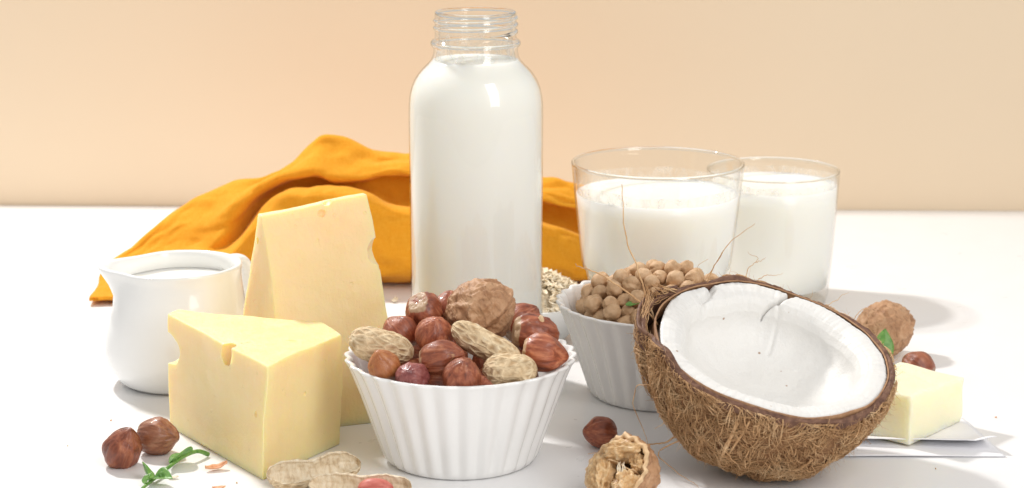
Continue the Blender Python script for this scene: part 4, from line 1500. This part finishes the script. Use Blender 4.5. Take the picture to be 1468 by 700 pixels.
# ------------------------------------------------------------------ cracked walnut in front
def build_cracked_walnut():
    t = thing('cracked_walnut', 'cracked walnut half with its kernel showing, at the front edge', 'walnut', (4.75, 80.7, 1.55), aim((-0.60, -0.50, 0.62), 0.3), 'walnuts')
    fn0 = walnut_fn(1.72, 5.1)

    def outer(u, w):
        th, ph = 2 * PI * u, PI / 2 - 0.12 + (PI / 2 + 0.12) * w
        uu = Vector((math.sin(ph) * math.cos(th), math.sin(ph) * math.sin(th), math.cos(ph)))
        p = fn0(Vector((uu.x, uu.y, uu.z)), th, ph)
        if w < 0.02:
            p.z += 0.16 * mn.noise(Vector((math.cos(th) * 1.6, math.sin(th) * 1.6, 0))) + 0.10 * mn.noise(Vector((math.cos(th) * 6, math.sin(th) * 6, 3)))
        return p
    v, f = grid(120, 50, outer)
    o = mesh_obj('shell', v, f, M['walnut'], t)
    # rim and lining
    def lining(u, w):
        th = 2 * PI * u
        c = Vector((math.cos(th), math.sin(th), 0))
        p0 = outer(u, 0.0)
        r0 = math.hypot(p0.x, p0.y)
        if w < 0.35:
            k = w / 0.35
            q = r0 - 0.26 * k
            return Vector((q * c.x, q * c.y, p0.z + 0.07 * math.sin(PI * k) + 0.03 * mn.noise(c * 9 + Vector((0, 0, k)))))
        k = (w - 0.35) / 0.65
        a = k * PI / 2
        q = (r0 - 0.26) * math.cos(a)
        return Vector((q * c.x, q * c.y, p0.z * (1 - k) - 1.25 * math.sin(a)))
    v, f = grid(120, 40, lining)
    mesh_obj('lining', v, f, M['walnut_lining'], t)

    # kernel lobes: folded, brain-like, with a hollow between
    def lobe(seed, sx, sy, sz):
        def fn(u, th, ph):
            w = u * 1.5 + Vector((seed, seed, 0))
            n = mn.ridged_multi_fractal(w, 0.8, 2.1, 3, 1.0, 2.0, noise_basis='PERLIN_ORIGINAL') - 1.0
            m = fbm(u * 3.5 + Vector((seed, 2, 2)), 3)
            r = 1 + 0.34 * n + 0.14 * m
            return Vector((u.x * sx * r, u.y * sy * r, u.z * sz * r))
        return ball(90, 60, fn)
    for seed, loc, sz, rt in ((1.3, (-0.72, -0.30, 0.08), (0.58, 1.02, 0.62), 0.3), (4.4, (0.62, -0.66, 0.0), (0.58, 0.66, 0.55), -0.5),
                              (7.9, (-0.10, 0.92, 0.08), (0.95, 0.42, 0.55), 0.1), (9.2, (0.88, 0.42, -0.15), (0.36, 0.45, 0.42), 0.9)):
        v, f = lobe(seed, *sz)
        mesh_obj('kernel_lobe', v, f, M['walnut_in'], t, loc, (0, 0, rt))
    # papery partition and shreds
    v, f = grid(30, 10, lambda u, w: (-0.9 + 1.9 * u, 0.12 + 0.22 * math.sin(u * 5) + 0.05 * w, -0.5 + w * (0.85 + 0.25 * mn.noise(Vector((u * 6, 2, 0))))))
    solidify(mesh_obj('partition', v, f, M['walnut_lining'], t), 0.05, 0)
    V, F = [], []
    rr = random.Random(2)
    for k in range(9):
        p = Vector((rr.uniform(-0.1, 0.5), rr.uniform(-0.1, 0.3), 0.35))
        pts = [p + Vector((rr.uniform(-0.05, 0.05) + 0.06 * i, -0.15 * i, 0.10 * math.sin(i * 0.8))) for i in range(6)]
        tube(pts, 0.025, 4, V, F)
    o = mesh_obj('shred', V, F, M['crumb'], t)
    o['kind'] = 'stuff'


build_cracked_walnut()


# ------------------------------------------------------------------ opened peanut shells
def shell_half(seed, R, ln, waist, loc, rot, label):
    t = thing('peanut_shell', label, 'peanut shell', loc, rot, 'opened peanut shells')
    base = peanut_fn(seed, R, ln, waist, 0.1)

    def outer(u, w, k=1.0):
        ph = 0.02 + (PI - 0.04) * u
        edge = 0.30 * mn.noise(Vector((u * 5, seed, 0))) + 0.09 * mn.noise(Vector((u * 26, seed, 3)))
        th = -PI / 2 - (PI / 2 + 0.12 + edge) + (PI + 0.24 + 2 * edge) * w
        p = base(Vector((0, 0, 0)), th, ph)
        return Vector((p.x * k, p.y * k, p.z * (0.96 + 0.04 * k)))
    v, f = grid(90, 50, outer)
    mesh_obj('outer_shell', v, f, M['peanut'], t)

    def inner(u, w):
        if w < 0.08 or w > 0.92:
            k = 1 - 0.12 * (min(w, 1 - w) / 0.08)
            return outer(u, 0 if w < 0.5 else 1, k) + Vector((0, 0.012 * mn.noise(Vector((u * 30, w * 9, 0))), 0))
        q = (w - 0.08) / 0.84
        p = outer(u, q, 0.88)
        return p + p.normalized() * (0.10 * mn.noise(p * 2.2) + 0.05 * mn.noise(p * 6))
    v, f = grid(90, 60, inner)
    mesh_obj('inner_lining', v, f, M['peanut_in'], t)
    return t


# the shell's hollow looks along local +y; turned so that it faces up
def hollow_up(axis_ang, tilt):
    """long axis in the table plane at axis_ang, hollow facing up, rolled by tilt"""
    m = Matrix.Rotation(axis_ang, 3, 'Z') @ Matrix.Rotation(tilt, 3, 'X') @ Matrix(((0, 0, 1), (1, 0, 0), (0, 1, 0)))
    return m.to_euler()


shell_half(2.2, 0.98, 2.25, 0.30, (-8.95, 82.95, 0.80), hollow_up(math.radians(26), math.radians(22)), 'empty opened peanut shell half against the low cheese wedge')
shell_half(5.2, 0.92, 2.3, 0.24, (-6.75, 80.75, 0.82), hollow_up(math.radians(-4), math.radians(20)), 'opened peanut shell half holding a pink kernel, at the bottom edge')
v, f = ball(40, 26, lambda u, th, ph: Vector((u.x * 0.42, u.y * 0.42, u.z * (0.80 + 0.06 * u.z))) * (1 + 0.05 * mn.noise(u * 1.6)))
o = mesh_obj('peanut_kernel', v, f, M['peanut_red'], None, (-6.1, 80.65, 0.80), aim((1, -0.1, 0.05)))
tag(o, 'pink skinned peanut kernel lying in an opened shell', 'peanut')


# ------------------------------------------------------------------ bits on the table
def flake(name, loc, L, W, mat, label, cat, rz, curl=0.25, seed=0):
    v, f = grid(14, 8, lambda u, w: ((u - 0.5) * L, (w - 0.5) * W * math.sin(PI * min(0.97, max(0.03, u))) ** 0.6,
                                     0.03 + curl * ((u - 0.4) ** 2 + (w - 0.5) ** 2) * L + 0.04 * mn.noise(Vector((u * 4, w * 4, seed))) + 0.04))
    o = mesh_obj(name, v, f, M[mat], None, loc, (0, 0, rz))
    solidify(o, 0.02, 0)
    return tag(o, label, cat)


flake('nut_skin', (-13.8, 85.2, 0), 1.05, 0.5, 'skin', 'orange-brown flake of nut skin beside the low cheese wedge', 'nut skin', 0.4, 0.5, 1)
flake('nut_skin', (-13.3, 82.6, 0), 0.6, 0.3, 'skin', 'pale flake of nut skin at the bottom edge by the cheese', 'nut skin', 0.1, 0.3, 2)
flake('crumb', (-15.6, 84.0, 0), 0.48, 0.26, 'crumb', 'pale crumb on the table beside the pea shoot', 'crumb', 0.2, 0.2, 3)
flake('oat_flake', (-6.0, 112.5, 0), 0.6, 0.4, 'oat', 'single oat flake on the table left of the bottle', 'oat flake', 0.3, 0.3, 4)
flake('oat_flake', (-7.3, 116.0, 0), 0.7, 0.4, 'oat', 'single oat flake lying by the hem of the napkin', 'oat flake', 1.3, 0.5, 5)

rc = random.Random(21)
for k, (x, y) in enumerate([(-21.5, 88.6), (-20.2, 92.5), (-12.6, 83.4), (-8.0, 85.4), (-5.2, 82.6), (3.4, 84.2), (17.5, 82.6), (24.5, 93.0), (19.8, 85.3)]):
    v, f = ball(9, 6, lambda u, th, ph: u * 0.04 * (1 + 0.5 * mn.noise(u * 1.5 + Vector((k, 0, 0)))))
    o = mesh_obj('nut_crumb', v, f, M[('crumb', 'skin', 'chick')[k % 3]], None, (x, y, 0.04), (0, 0, k), smooth=False)
    o.scale = (rc.uniform(1, 2.2), rc.uniform(0.8, 1.2), 0.8)
    tag(o, 'tiny brown nut crumb on the bare white table', 'crumb', 'nut crumbs strewn on the table')
